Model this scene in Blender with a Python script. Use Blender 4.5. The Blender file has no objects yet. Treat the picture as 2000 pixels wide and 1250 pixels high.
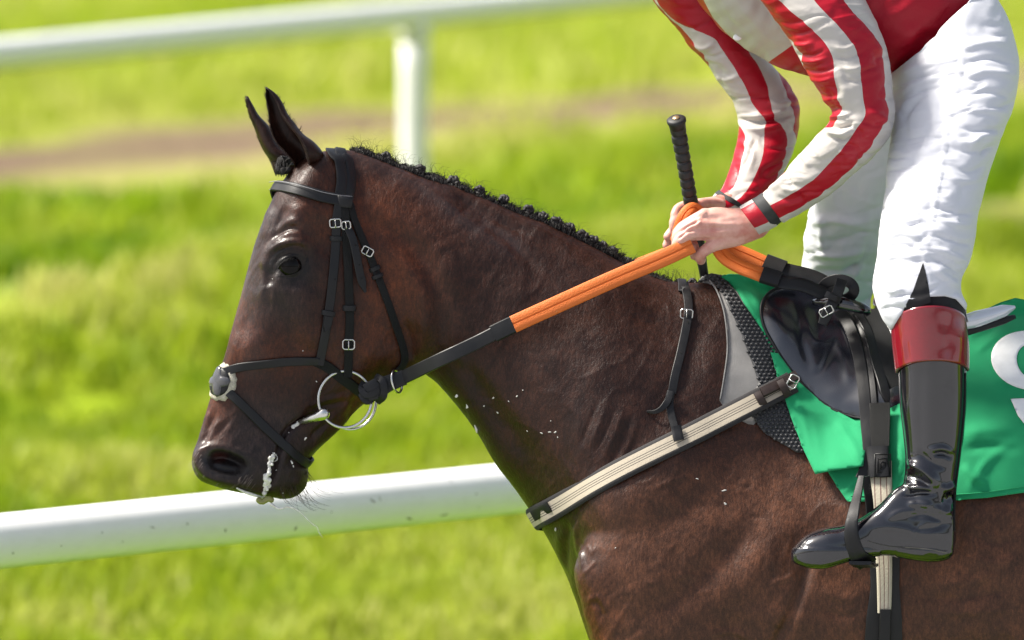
import bpy, bmesh, math, random
import numpy as np
from mathutils import Vector, Matrix
from mathutils.bvhtree import BVHTree
from mathutils.geometry import delaunay_2d_cdt
random.seed(7); rng = np.random.default_rng(7)
R = math.radians
SC = bpy.context.scene
COL = SC.collection

# ------------------------------------------------------------------ camera
FPX = 15400.0                       # focal length in photo pixels (2000 px wide)
CAM = np.array([0.0, -14.0, 2.32])
PITCH = math.atan(855.0 / FPX)
cam_d = bpy.data.cameras.new('camera')
cam = bpy.data.objects.new('camera', cam_d); COL.objects.link(cam)
cam.location = CAM; cam.rotation_euler = (R(90) - PITCH, 0, 0)
cam_d.sensor_width = 36.0; cam_d.lens = 36.0 * FPX / 2000.0
cam_d.clip_start = 0.5; cam_d.clip_end = 3000
cam_d.dof.use_dof = True; cam_d.dof.focus_distance = 13.80; cam_d.dof.aperture_fstop = 4.0
SC.camera = cam
# ------------------------------------------------------------------ sky, sun, exposure
SUN_EL, SUN_AZ = R(52), R(-88)      # azimuth measured from +Y (away from the camera) towards +X
world = bpy.data.worlds.new('World'); SC.world = world; world.use_nodes = True
wn = world.node_tree.nodes; wl = world.node_tree.links
bg = wn['Background']
sky = wn.new('ShaderNodeTexSky'); sky.sky_type = 'NISHITA'; sky.sun_disc = False
sky.sun_elevation = SUN_EL; sky.sun_rotation = SUN_AZ
sky.air_density = 1.0; sky.dust_density = 3.0; sky.ozone_density = 1.0
hz = wn.new('ShaderNodeHueSaturation'); hz.inputs['Saturation'].default_value = 0.58   # thin white overcast
wl.new(sky.outputs[0], hz.inputs['Color']); wl.new(hz.outputs[0], bg.inputs[0]); bg.inputs[1].default_value = 0.095
sun_d = bpy.data.lights.new('sun', 'SUN'); sun_d.energy = 5.0; sun_d.angle = R(11.0); sun_d.color = (1.0, 0.94, 0.84)
sun = bpy.data.objects.new('sun', sun_d); COL.objects.link(sun)
sdir = Vector((math.sin(SUN_AZ) * math.cos(SUN_EL), math.cos(SUN_AZ) * math.cos(SUN_EL), math.sin(SUN_EL)))
sun.rotation_euler = sdir.to_track_quat('Z', 'Y').to_euler(); sun.location = (-4, 6, 9)
SC.view_settings.view_transform = 'Standard'; SC.view_settings.look = 'None'
SC.view_settings.gamma = 1.0; SC.view_settings.exposure = 1.0
SC.cycles.use_denoising = True
SC.cycles.max_bounces = 6

# ------------------------------------------------------------------ helpers
cp, sp = math.cos(PITCH), math.sin(PITCH)
FWD = np.array([0, cp, -sp]); UPV = np.array([0, sp, cp]); RGT = np.array([1.0, 0, 0])
def ray(px, py):
    d = FWD * FPX + RGT * (px - 1000.0) - UPV * (py - 625.0)
    return d / np.linalg.norm(d)
def P(px, py, y=0.0):
    d = FWD * FPX + RGT * (px - 1000.0) - UPV * (py - 625.0)
    return CAM + d * ((y - CAM[1]) / d[1])
def PD(px, py, dist):
    """point seen at a pixel, at a depth (metres along the view axis)"""
    d = FWD + RGT * ((px - 1000.0) / FPX) - UPV * ((py - 625.0) / FPX)
    return CAM + d * dist
def proj(V):
    r = V - CAM
    z = r @ FWD
    return np.stack([1000 + FPX * (r @ RGT) / z, 625 - FPX * (r @ UPV) / z], 1)
def smooth01(x): x = np.clip(x, 0, 1); return x * x * (3 - 2 * x)
def cat(pts, n=None, step=None):
    """Catmull-Rom through pts, resampled evenly"""
    p = np.asarray(pts, float)
    if len(p) < 3:
        dense = np.array([p[0] + (p[-1] - p[0]) * t for t in np.linspace(0, 1, 40)])
    else:
        q = np.vstack([2 * p[0] - p[1], p, 2 * p[-1] - p[-2]])
        t = np.linspace(0, 1, 24, endpoint=False)[:, None]
        out = []
        for i in range(1, len(q) - 2):
            a, b, c, d = q[i-1], q[i], q[i+1], q[i+2]
            out.append(0.5 * (2*b + (c-a)*t + (2*a-5*b+4*c-d)*t*t + (3*b-a-3*c+d)*t**3))
        dense = np.vstack(out + [p[-1:]])
    s = np.concatenate([[0], np.cumsum(np.linalg.norm(np.diff(dense, axis=0), axis=1))])
    if n is None: n = max(2, int(round(s[-1] / step)) + 1)
    ss = np.linspace(0, s[-1], n)
    return np.stack([np.interp(ss, s, dense[:, k]) for k in range(p.shape[1])], 1)
def sm(a, k=2, it=1):
    a = np.array(a, float)
    for _ in range(it):
        pad = np.vstack([np.repeat(a[:1], k, 0), a, np.repeat(a[-1:], k, 0)])
        a = sum(pad[i:i + len(a)] for i in range(2 * k + 1)) / (2 * k + 1)
    return a
def unit(a): return a / np.maximum(np.linalg.norm(a, axis=-1, keepdims=True), 1e-9)

def mk(name, V, F, mat=None, parent=None, smooth=True, sharp=None, link=True):
    me = bpy.data.meshes.new(name)
    me.from_pydata([tuple(v) for v in np.asarray(V, float)], [], [tuple(int(i) for i in f) for f in F])
    me.validate(); me.update()
    return mko(name, me, mat, parent, smooth, sharp, link)
def mko(name, me, mat=None, parent=None, smooth=True, sharp=None, link=True):
    if smooth:
        me.polygons.foreach_set('use_smooth', np.ones(len(me.polygons), bool))
        if sharp: me.set_sharp_from_angle(angle=R(sharp))
    o = bpy.data.objects.new(name, me)
    if mat:
        for m_ in (mat if isinstance(mat, (list, tuple)) else [mat]): me.materials.append(m_)
    if link: COL.objects.link(o)
    if parent: setpar(o, parent)
    return o
def setpar(o, parent):
    o.parent = parent
    o.matrix_parent_inverse = parent.matrix_basis.inverted()
def tag(o, label=None, cat_=None, group=None, kind=None):
    if label: o['label'] = label
    if cat_: o['category'] = cat_
    if group: o['group'] = group
    if kind: o['kind'] = kind
    return o
def empty(name, loc, label, cat_, group=None):
    o = bpy.data.objects.new(name, None); COL.objects.link(o); o.location = loc; o.empty_display_size = 0.05
    return tag(o, label, cat_, group)
def merge(parts):
    Vs, Fs, n = [], [], 0
    for V, F in parts:
        V = np.asarray(V, float); Vs.append(V)
        Fs += [tuple(int(i) + n for i in f) for f in F]; n += len(V)
    return np.vstack(Vs), Fs
def loft(rings, cap=True, closed=True):
    n = len(rings[0]); V = np.vstack(rings); F = []
    for i in range(len(rings) - 1):
        for j in range(n if closed else n - 1):
            k = (j + 1) % n
            F.append((i*n + j, i*n + k, (i+1)*n + k, (i+1)*n + j))
    if cap:
        F.append(tuple(range(n - 1, -1, -1)))
        m = (len(rings) - 1) * n
        F.append(tuple(range(m, m + n)))
    return V, F
def frames(path, nrm=None):
    path = np.asarray(path, float)
    t = unit(np.gradient(path, axis=0))
    if nrm is None:
        n = np.zeros_like(path); ref = np.array([0, -1.0, 0])
        if abs(t[0] @ ref) > .9: ref = np.array([0, 0, 1.0])
        prev = ref
        for i in range(len(path)):
            v = prev - t[i] * (prev @ t[i]); v /= max(np.linalg.norm(v), 1e-9); n[i] = v; prev = v
    else:
        n = np.asarray(nrm, float); n = unit(n - t * np.sum(n * t, 1)[:, None])
    b = np.cross(t, n)
    return t, n, b
def tube(path, r, seg=10, nrm=None, ratio=1.0, cap=True):
    path = np.asarray(path, float); t, n, b = frames(path, nrm)
    r = np.broadcast_to(np.asarray(r, float), (len(path),))
    a = np.linspace(0, 2 * math.pi, seg, endpoint=False)
    rings = [path[i] + r[i] * (np.cos(a)[:, None] * b[i] + ratio * np.sin(a)[:, None] * n[i]) for i in range(len(path))]
    return loft(rings, cap)
def ribbon(path, nrm, w, th, bev=0.25):
    """strap: width w across, thickness th along the normal, base on the path"""
    path = np.asarray(path, float); t, n, b = frames(path, nrm)
    w = np.broadcast_to(np.asarray(w, float), (len(path),)); th = np.broadcast_to(np.asarray(th, float), (len(path),))
    e = bev
    prof = np.array([(-.5, 0), (-.5, 1 - e), (-.5 + .06, 1), (-.2, 1.06), (0, 1.08), (.2, 1.06), (.5 - .06, 1), (.5, 1 - e), (.5, 0)])
    rings = []
    for i in range(len(path)):
        rings.append(path[i] + prof[:, :1] * w[i] * b[i] + prof[:, 1:] * th[i] * n[i])
    return loft(rings)
def box(c, ax, ay, az, sx, sy, sz, bev=0.0):
    """oriented box as V,F"""
    c = np.asarray(c, float); V = []
    for k in (-.5, .5):
        for (i, j) in ((-.5, -.5), (.5, -.5), (.5, .5), (-.5, .5)):
            V.append(c + np.asarray(ax) * sx * i + np.asarray(ay) * sy * j + np.asarray(az) * sz * k)
    return np.array(V), [(3,2,1,0), (4,5,6,7), (0,1,5,4), (1,2,6,5), (2,3,7,6), (3,0,4,7)]
def ball(c, r, u=12, v=8, ax=None):
    c = np.asarray(c, float); r = np.broadcast_to(np.asarray(r, float), (3,))
    V = [[0, 0, 1]]
    for i in range(1, v):
        ph = math.pi * i / v
        for j in range(u):
            th = 2 * math.pi * j / u
            V.append([math.sin(ph) * math.cos(th), math.sin(ph) * math.sin(th), math.cos(ph)])
    V.append([0, 0, -1]); V = np.array(V) * r
    if ax is not None: V = V @ np.asarray(ax)
    F = [(0, 1 + j, 1 + (j + 1) % u) for j in range(u)]
    for i in range(v - 2):
        for j in range(u):
            a, b = 1 + i*u + j, 1 + i*u + (j+1) % u
            F.append((a, a + u, b + u, b))
    L = len(V) - 1; m = 1 + (v - 2) * u
    F += [(m + j, L, m + (j + 1) % u) for j in range(u)]
    return V + c, F
def setcol(me, cols, name='col'):
    at = me.color_attributes.new(name, 'FLOAT_COLOR', 'POINT')
    c = np.ones((len(me.vertices), 4)); c[:, :3] = cols
    at.data.foreach_set('color', c.ravel())
def setval(me, vals, name):
    at = me.attributes.new(name, 'FLOAT', 'POINT'); at.data.foreach_set('value', np.asarray(vals, float))
def verts_of(me):
    a = np.empty(len(me.vertices) * 3); me.vertices.foreach_get('co', a); return a.reshape(-1, 3)
def norms_of(me):
    a = np.empty(len(me.vertices) * 3); me.vertex_normals.foreach_get('vector', a); return a.reshape(-1, 3)
def remesh(V, F, vox, it=6, fac=0.5):
    o = mk('tmp', V, F, smooth=False)
    m = o.modifiers.new('r', 'REMESH'); m.mode = 'VOXEL'; m.voxel_size = vox
    if it:
        s = o.modifiers.new('s', 'SMOOTH'); s.factor = fac; s.iterations = it
    dg = bpy.context.evaluated_depsgraph_get()
    me = bpy.data.meshes.new_from_object(o.evaluated_get(dg))
    old = o.data; bpy.data.objects.remove(o); bpy.data.meshes.remove(old)
    return me
def seg_dist(pp, poly):
    """distance of 2-D points to a polyline"""
    best = np.full(len(pp), 1e9)
    for a, b in zip(poly[:-1], poly[1:]):
        d = b - a; L = max(d @ d, 1e-9)
        t = np.clip(((pp - a) @ d) / L, 0, 1)
        best = np.minimum(best, np.linalg.norm(pp - (a + t[:, None] * d), axis=1))
    return best
def seg_dist_s(pp, poly):
    """distance to a polyline and the position along it (0..1)"""
    best = np.full(len(pp), 1e9); sv = np.zeros(len(pp))
    L = np.linalg.norm(np.diff(poly, axis=0), axis=1); cs = np.concatenate([[0], np.cumsum(L)]); T = max(cs[-1], 1e-9)
    for i, (a, b) in enumerate(zip(poly[:-1], poly[1:])):
        d = b - a; q = max(d @ d, 1e-9)
        t = np.clip(((pp - a) @ d) / q, 0, 1)
        dd = np.linalg.norm(pp - (a + t[:, None] * d), axis=1)
        m = dd < best; best[m] = dd[m]; sv[m] = (cs[i] + t[m] * L[i]) / T
    return best, sv
def stroke_field(pp, strokes):
    """sum of soft ridges (amp>0) and creases (amp<0), amp in metres, radius in photo pixels"""
    out = np.zeros(len(pp))
    for poly, rad, amp in strokes:
        poly = np.asarray(poly, float)
        if len(poly) > 2: poly = cat(poly, n=len(poly) * 5)
        lo, hi = poly.min(0) - 3 * rad, poly.max(0) + 3 * rad
        m = np.all((pp > lo) & (pp < hi), axis=1)
        if not m.any(): continue
        d, s = seg_dist_s(pp[m], poly); d = d / rad
        out[m] += amp * np.exp(-d * d) * smooth01(np.minimum(s, 1 - s) / .28 * .85 + .15)
    return out
def near_weight(V, N):
    vdir = unit(CAM - V)
    return smooth01((np.sum(N * vdir, 1) + 0.05) / 0.35)
def inside(pp, poly):
    poly = np.asarray(poly, float); r = np.zeros(len(pp), bool); j = len(poly) - 1
    for i in range(len(poly)):
        xi, yi = poly[i]; xj, yj = poly[j]
        c = ((yi > pp[:, 1]) != (yj > pp[:, 1])) & (pp[:, 0] < (xj - xi) * (pp[:, 1] - yi) / (yj - yi + 1e-12) + xi)
        r ^= c; j = i
    return r

def sheet(outline, holes_=(), spacing=7, off=.01, extra=None, thick=.003, smooth=6, fall=0.0, bvh=None):
    loops = []
    for L in [outline, *holes_]:
        L = np.array(L, float); out = []
        for a, b in zip(L, np.roll(L, -1, 0)):
            k = max(1, int(round(np.linalg.norm(b - a) / spacing)))
            out += [a + (b - a) * i / k for i in range(k)]
        loops.append(np.array(out))
    lo, hi = loops[0].min(0), loops[0].max(0)
    gxs = np.arange(lo[0], hi[0], spacing); gys = np.arange(lo[1], hi[1], spacing * .87)
    g = np.array([(x + (spacing / 2 if j % 2 else 0), y) for j, y in enumerate(gys) for x in gxs])
    ok = inside(g, loops[0])
    for h in loops[1:]: ok &= ~inside(g, h)
    for L in loops: ok &= seg_dist(g, np.vstack([L, L[:1]])) > spacing * .45
    g = g[ok]
    pts = np.vstack(loops + [g]); edges = []; n = 0
    for L in loops:
        m = len(L); edges += [(n + i, n + (i + 1) % m) for i in range(m)]; n += m
    r = delaunay_2d_cdt([Vector(p) for p in pts], edges, [], 0, 1e-6)
    v2 = np.array([tuple(v) for v in r[0]]); F = [f for f in r[2]]
    cen = np.array([v2[list(f)].mean(0) for f in F]); ok = inside(cen, loops[0])
    for h in loops[1:]: ok &= ~inside(cen, h)
    F = [f[::-1] for f, k in zip(F, ok) if k]
    y = np.empty(len(v2)); B = bvh or globals().get('BV')
    for i, (a, b) in enumerate(v2):
        p, nrm = hit(a, b, B); y[i] = fall if p is None else p[1]
    nb_ = [[] for _ in v2]
    for f in F:
        for a, b in zip(f, f[1:] + f[:1]): nb_[a].append(b); nb_[b].append(a)
    for _ in range(smooth):
        y = np.array([(y[i] + np.mean(y[nb_[i]])) / 2 if nb_[i] else y[i] for i in range(len(y))])
    y = y - off
    if extra is not None: y = y - extra(v2)
    V = np.array([P(a, b, d) for (a, b), d in zip(v2, y)])
    return V, F, v2
# ------------------------------------------------------------------ material helpers
class NT:
    def __init__(s, name):
        s.m = bpy.data.materials.new(name); s.m.use_nodes = True
        s.n = s.m.node_tree.nodes; s.l = s.m.node_tree.links
        s.b = s.n['Principled BSDF']; s.out = s.n['Material Output']
    def add(s, t, **k):
        n = s.n.new(t)
        for a, v in k.items(): setattr(n, a, v)
        return n
    def link(s, a, b): s.l.new(a, b)
    def noise(s, scale, detail=4, rough=.5, vec=None, dist=0):
        n = s.add('ShaderNodeTexNoise'); n.inputs['Scale'].default_value = scale
        n.inputs['Detail'].default_value = detail; n.inputs['Roughness'].default_value = rough
        n.inputs['Distortion'].default_value = dist
        if vec is not None: s.link(vec, n.inputs['Vector'])
        return n.outputs['Fac']
    def coord(s, scale=(1, 1, 1), rot=(0, 0, 0), kind='Object'):
        c = s.add('ShaderNodeTexCoord'); m = s.add('ShaderNodeMapping')
        m.inputs['Scale'].default_value = scale; m.inputs['Rotation'].default_value = rot
        s.link(c.outputs[kind], m.inputs['Vector']); return m.outputs[0]
    def ramp(s, fac, stops, interp='LINEAR'):
        r = s.add('ShaderNodeValToRGB'); r.color_ramp.interpolation = interp
        e = r.color_ramp.elements
        while len(e) < len(stops): e.new(0.5)
        for el, (p, c) in zip(e, stops):
            el.position = p; el.color = (*c, 1) if len(c) == 3 else c
        s.link(fac, r.inputs[0]); return r.outputs[0]
    def mix(s, fac, a, b, mode='MIX'):
        m = s.add('ShaderNodeMix', data_type='RGBA', blend_type=mode)
        for sock, v in ((m.inputs[0], fac), (m.inputs[6], a), (m.inputs[7], b)):
            if hasattr(v, 'type') and hasattr(v, 'is_output'): s.link(v, sock)
            elif isinstance(v, (tuple, list)): sock.default_value = (*v, 1)
            else: sock.default_value = v
        return m.outputs[2]
    def math(s, op, a, b=0.0, c=0.0):
        m = s.add('ShaderNodeMath', operation=op)
        for sock, v in zip(m.inputs, (a, b, c)):
            if hasattr(v, 'is_output'): s.link(v, sock)
            else: sock.default_value = v
        return m.outputs[0]
    def attr(s, name, out='Color'):
        a = s.add('ShaderNodeAttribute'); a.attribute_name = name; return a.outputs[out]
    def bump(s, h, strength=.3, dist=.002, base=None):
        b = s.add('ShaderNodeBump'); b.inputs['Strength'].default_value = strength; b.inputs['Distance'].default_value = dist
        s.link(h, b.inputs['Height'])
        if base is not None: s.link(base, b.inputs['Normal'])
        return b.outputs[0]
    def set(s, **k):
        for a, v in k.items():
            sock = s.b.inputs[a.replace('_', ' ')]
            if hasattr(v, 'is_output'): s.link(v, sock)
            elif isinstance(v, (tuple, list)): sock.default_value = (*v, 1) if len(v) == 3 and sock.type == 'RGBA' else v
            else: sock.default_value = v
        return s.m
def simple(name, col, rough=.5, var=.25, scale=60, bump=.15, bscale=300, bdist=.001, **k):
    t = NT(name)
    c = t.coord()
    f = t.noise(scale, 5, .6, c)
    a = tuple(x * (1 - var) for x in col); b = tuple(min(1, x * (1 + var)) for x in col)
    t.set(Base_Color=t.ramp(f, [(.3, a), (.7, b)]), Roughness=rough, **k)
    if bump: t.set(Normal=t.bump(t.noise(bscale, 3, .6, c), bump, bdist))
    return t.m
# ================================================================== GROUND, GRASS, RAILS
def vnoise(x, y, s, seed=0):
    x = np.asarray(x) / s; y = np.asarray(y) / s
    xi, yi = np.floor(x).astype(int), np.floor(y).astype(int); fx, fy = x - xi, y - yi
    fx, fy = fx*fx*(3-2*fx), fy*fy*(3-2*fy)
    def h(a, b):
        n = np.sin((a * 127.1 + b * 311.7 + seed * 74.7)) * 43758.5453
        return n - np.floor(n)
    return (h(xi, yi)*(1-fx) + h(xi+1, yi)*fx)*(1-fy) + (h(xi, yi+1)*(1-fx) + h(xi+1, yi+1)*fx)*fy
def ground_h(x, y):
    b = 0.65 * smooth01((y - 3.0) / 14.0)
    u = x * 0.95 - y * 0.3          # along / across the rails
    w = y - x * 2.6
    n = (vnoise(x, y, 2.2, 1) - .5) * .14 + (vnoise(w / 1.3, u / 6, 2.2, 2) - .5) * .30 + (vnoise(x, y, .8, 3) - .5) * .06
    return b + n * smooth01((y - 1.0) / 6.0)
def ground_at(px, py):
    d = FWD * FPX + RGT * (px - 1000.0) - UPV * (py - 625.0); d = d / d[1]
    for t in np.arange(15.0, 300.0, .1):
        p = CAM + d * t
        if p[2] < float(ground_h(p[0], p[1])): return p
    return CAM + d * 300
def axis_vals(lo, a, b, hi, st, gr=1.12):
    v = list(np.arange(a, b + 1e-6, st)); s = st
    while v[-1] < hi: s *= gr; v.append(v[-1] + s)
    s = st
    while v[0] > lo: s *= gr; v.insert(0, v[0] - s)
    return np.array(v)
gx = axis_vals(-300, -5, 5, 300, .14); gy = axis_vals(-60, 5, 36, 700, .14, 1.06)
GX, GY = np.meshgrid(gx, gy)
GZ = ground_h(GX, GY)
nx, ny = len(gx), len(gy)
GV = np.stack([GX.ravel(), GY.ravel(), GZ.ravel()], 1)
ii, jj = np.meshgrid(np.arange(nx - 1), np.arange(ny - 1))
q0 = (jj * nx + ii).ravel()
GF = np.stack([q0, q0 + 1, q0 + nx + 1, q0 + nx], 1)
BANDS = [((0, 344), (1450, 202), 2.1, 1.0), ((0, 566), (420, 536), .34, .8), ((1800, 420), (2000, 372), .4, .8), ((0, 470), (500, 420), .25, .25)]
def earth_mask(x, y):
    e = np.zeros_like(x)
    wob = (vnoise(x, y, 1.3, 5) - .5)
    for a, b, w, s in BAND3:
        d = b - a; L = np.hypot(*d[:2]); n = np.array([-d[1], d[0]]) / L; t = d[:2] / L
        dist = (x - a[0]) * n[0] + (y - a[1]) * n[1]
        al = (x - a[0]) * t[0] + (y - a[1]) * t[1]
        k = 1.0
        if s < .99: k = smooth01((al + 1.0) / 2) * smooth01((L - al) / 2)
        e = np.maximum(e, s * k * np.exp(-((dist + wob * min(w, 1.2) * .8) / w) ** 2) * (0.68 + .55 * vnoise(x, y, 1.4, 9)))
    return np.clip(e, 0, 1)
BAND3 = [(ground_at(*a), ground_at(*b), w, s) for a, b, w, s in BANDS]

# mown and worn bands that run along the track, as a profile across it
_a, _b = BAND3[0][0], BAND3[0][1]; _d = (_b - _a)[:2]; _n = np.array([-_d[1], _d[0]]) / np.hypot(*_d)
def across(x, y): return (x - _a[0]) * _n[0] + (y - _a[1]) * _n[1]
_pr = [(6, .78), (60, .62), (150, .74), (230, .78), (280, .62), (372, 1.0), (420, .86), (470, .52), (520, .60), (548, .34), (580, .92), (620, .66), (700, .56), (800, .64), (865, .50), (950, .66), (1050, .74), (1150, .62), (1250, .68)]
_pd = np.array([across(*ground_at(150, py)[:2]) for py, _ in _pr]); _o = np.argsort(_pd); _pd, _pt = _pd[_o], np.array([v for _, v in _pr])[_o]
def band_tone(x, y):
    w = across(x, y) + (vnoise(x, y, 3.0, 61) - .5) * 1.2 + (vnoise(x, y, .8, 62) - .5) * .5
    return np.interp(w, _pd, _pt) * (.35 + .65 * smooth01((y - 2.0) / 6.0))  # turf near the horse, out of view, darkened to cut green bounce
RAMP = [(0, (.060, .135, .004)), (.30, (.170, .290, .008)), (.62, (.34, .42, .022)), (1, (.58, .56, .19))]
t = NT('turf')
c = t.coord()
fine = t.noise(9, 5, .65, c); mid = t.noise(2.1, 4, .6, c)
tv = t.math('ADD', t.attr('tone', 'Fac'), t.math('ADD', t.math('MULTIPLY', t.math('SUBTRACT', mid, .5), .5), t.math('MULTIPLY', t.math('SUBTRACT', fine, .5), .5)))
g = t.ramp(tv, RAMP)
earth = t.ramp(t.noise(6, 5, .6, c), [(.3, (.135, .092, .060)), (.7, (.25, .180, .120))])
t.set(Base_Color=t.mix(t.math('MULTIPLY', t.attr('earth', 'Fac'), 1.25), g, earth), Roughness=.9, Specular_IOR_Level=.1)
t.set(Normal=t.bump(t.noise(14, 6, .7, c), .9, .05))
M_TURF = t.m
me = bpy.data.meshes.new('ground'); me.from_pydata(GV.tolist(), [], GF.tolist()); me.update()
ground = mko('ground', me, M_TURF); tag(ground, kind='structure')
setval(me, earth_mask(GV[:, 0], GV[:, 1]), 'earth'); setval(me, band_tone(GV[:, 0], GV[:, 1]) * .85, 'tone')

# unseen pale ground added on the camera side for neutral bounce and reflections
ax_ = np.arange(-120, 121, 4.0); ay_ = np.array([-60.0, -40, -25, -16, -10, -5, -2.2, -0.9])
AV = np.array([[x, y, .004 + .0005 * ((i + j) % 2)] for j, y in enumerate(ay_) for i, x in enumerate(ax_)]); na = len(ax_)
AF = [(j*na+i, j*na+i+1, (j+1)*na+i+1, (j+1)*na+i) for j in range(len(ay_) - 1) for i in range(na - 1)]
M_BOUNCE = simple('pale_bounce', (.25, .255, .27), .85, .15, 3, .3, 60, .004)
tag(mk('bounce_ground', AV, AF, M_BOUNCE, smooth=False), kind='structure')

# grass blades: one mass nobody could count
t = NT('grass_blade')
gv = t.attr('tone', 'Fac')
gc = t.ramp(gv, RAMP)
t.set(Base_Color=gc, Roughness=.55, Specular_IOR_Level=.25)
tr = t.add('ShaderNodeBsdfTranslucent'); t.link(gc, tr.inputs[0])
ms = t.add('ShaderNodeMixShader'); ms.inputs[0].default_value = .5
t.link(t.b.outputs[0], ms.inputs[1]); t.link(tr.outputs[0], ms.inputs[2]); t.link(ms.outputs[0], t.out.inputs[0])
M_GRASS = t.m
def blades():
    X, Y, S = [], [], []
    for d0, d1, n, sc in ((19.5, 27, 105000, 1.0), (27, 36, 75000, 1.5), (36, 60, 60000, 2.4), (60, 120, 38000, 4.5)):
        u = rng.random(n); d = np.sqrt(d0*d0 + u * (d1*d1 - d0*d0))
        x = (rng.random(n) - .5) * 2 * (0.115 * d + .9)
        X.append(x); Y.append(d + CAM[1]); S.append(np.full(n, sc))
    x, y, s = map(np.concatenate, (X, Y, S))
    keep = rng.random(len(x)) > smooth01((earth_mask(x, y) - .08) / .25)
    keep &= (vnoise(x, y, .22, 12) * .6 + vnoise(x, y, .7, 13) * .6) > .38
    x, y, s = x[keep], y[keep], s[keep]; n = len(x)
    z = ground_h(x, y) - .01
    a = rng.random(n) * 6.28; hgt = (.045 + .06 * rng.random(n) + .07 * vnoise(x, y, .5, 21) ** 2) * s ** .6
    w = (.006 + .006 * rng.random(n)) * s
    lean = .5 * hgt * (rng.random(n) + .3); b = rng.random(n) * 6.28
    ca, sa = np.cos(a) * w, np.sin(a) * w
    base = np.stack([x, y, z], 1)
    v0 = base + np.stack([-ca, -sa, 0*x], 1); v1 = base + np.stack([ca, sa, 0*x], 1)
    m = base + np.stack([np.cos(b) * lean * .35, np.sin(b) * lean * .35, hgt * .6], 1)
    v2 = m + np.stack([ca, sa, 0*x], 1) * .8; v3 = m + np.stack([-ca, -sa, 0*x], 1) * .8
    tip = base + np.stack([np.cos(b) * lean, np.sin(b) * lean, hgt], 1)
    V = np.stack([v0, v1, v2, v3, tip], 1).reshape(-1, 3)
    k = np.arange(n) * 5
    F = np.stack([k, k+1, k+2, k, k+2, k+3, k+3, k+2, k+4], 1).reshape(-1, 3)
    tone = np.clip(band_tone(x, y) * 1.15 - .32 + .32 * vnoise(x, y, .45, 31) + .25 * (rng.random(n) - .5) + .2 * (rng.random(n) > .93), 0, 1)
    me = bpy.data.meshes.new('grass')
    me.from_pydata(V.tolist(), [], F.tolist()); me.update()
    o = mko('grass', me, M_GRASS, smooth=False)
    setval(me, np.repeat(tone, 5), 'tone')
    tag(o, 'sunlit yellow green turf grass behind the horse', 'grass', kind='stuff')
blades()

# rails
t = NT('white_rail_plastic')
c = t.coord(kind='Object')
dirt = t.ramp(t.noise(26, 6, .7, c), [(.64, (0, 0, 0)), (.78, (1, 1, 1))])
streak = t.ramp(t.noise(5, 5, .7, t.coord((1, 8, 8))), [(.45, (0, 0, 0)), (.8, (1, 1, 1))])
al = t.add('ShaderNodeNewGeometry')
sx = t.add('ShaderNodeSeparateXYZ'); t.link(al.outputs['Normal'], sx.inputs[0])
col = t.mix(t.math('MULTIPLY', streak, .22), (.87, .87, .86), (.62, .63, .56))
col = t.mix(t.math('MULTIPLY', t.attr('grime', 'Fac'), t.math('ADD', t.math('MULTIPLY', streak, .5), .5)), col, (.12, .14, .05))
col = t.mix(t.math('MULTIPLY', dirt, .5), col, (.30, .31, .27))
t.set(Base_Color=col, Roughness=.38, Specular_IOR_Level=.45)
M_RAIL = t.m
M_POST = simple('white_post_plastic', (.86, .86, .85), .45, .06, 8, .1, 60)
def rail(A, B, r, name, label, posts, mid=0):
    A, B = np.array(A), np.array(B); d = unit(B - A)
    L0, L1 = -6.0, 40.0
    root = empty(name, tuple((A + d * posts[0]) * np.array([1, 1, 0]) + np.array([0, 0, float(ground_h(*(A + d * posts[0])[:2]))])), label, 'rail fence', 'white running rails')
    path = np.array([A + d * s for s in np.arange(L0, L1, .25)])
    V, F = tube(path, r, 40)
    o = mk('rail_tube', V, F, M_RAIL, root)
    rel = V - (A + ((V - A) @ d)[:, None] * d)
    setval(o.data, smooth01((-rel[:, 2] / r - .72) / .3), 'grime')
    tt, nn, bb = frames(path)
    for s in posts:
        p = A + d * s; gz = float(ground_h(p[0], p[1]))
        pp = np.array([[p[0], p[1], z] for z in np.linspace(gz - .1, p[2] - r * .5, 8)])
        V, F = tube(pp, r * .93, 28); mk('post', V, F, M_POST, root)
        # clamp collar under the rail
        V, F = tube(np.array([[p[0], p[1], p[2] - r * 1.7], [p[0], p[1], p[2] - r * .8]]), r * 1.06, 28); mk('post_collar', V, F, M_POST, root)
    return root
nearA, nearB = PD(0, 1057, 15.0), PD(1000, 954, 15.75)
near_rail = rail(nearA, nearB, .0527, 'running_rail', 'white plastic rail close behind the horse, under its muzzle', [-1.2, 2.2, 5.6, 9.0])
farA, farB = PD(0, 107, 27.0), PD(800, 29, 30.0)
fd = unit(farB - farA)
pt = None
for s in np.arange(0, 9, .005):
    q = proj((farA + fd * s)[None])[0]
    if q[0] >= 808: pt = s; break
rail(farA, farB, .0575, 'running_rail', 'far blurred white rail with an upright post, across the top left', [pt - 7, pt, pt + 7, pt + 14])
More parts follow.
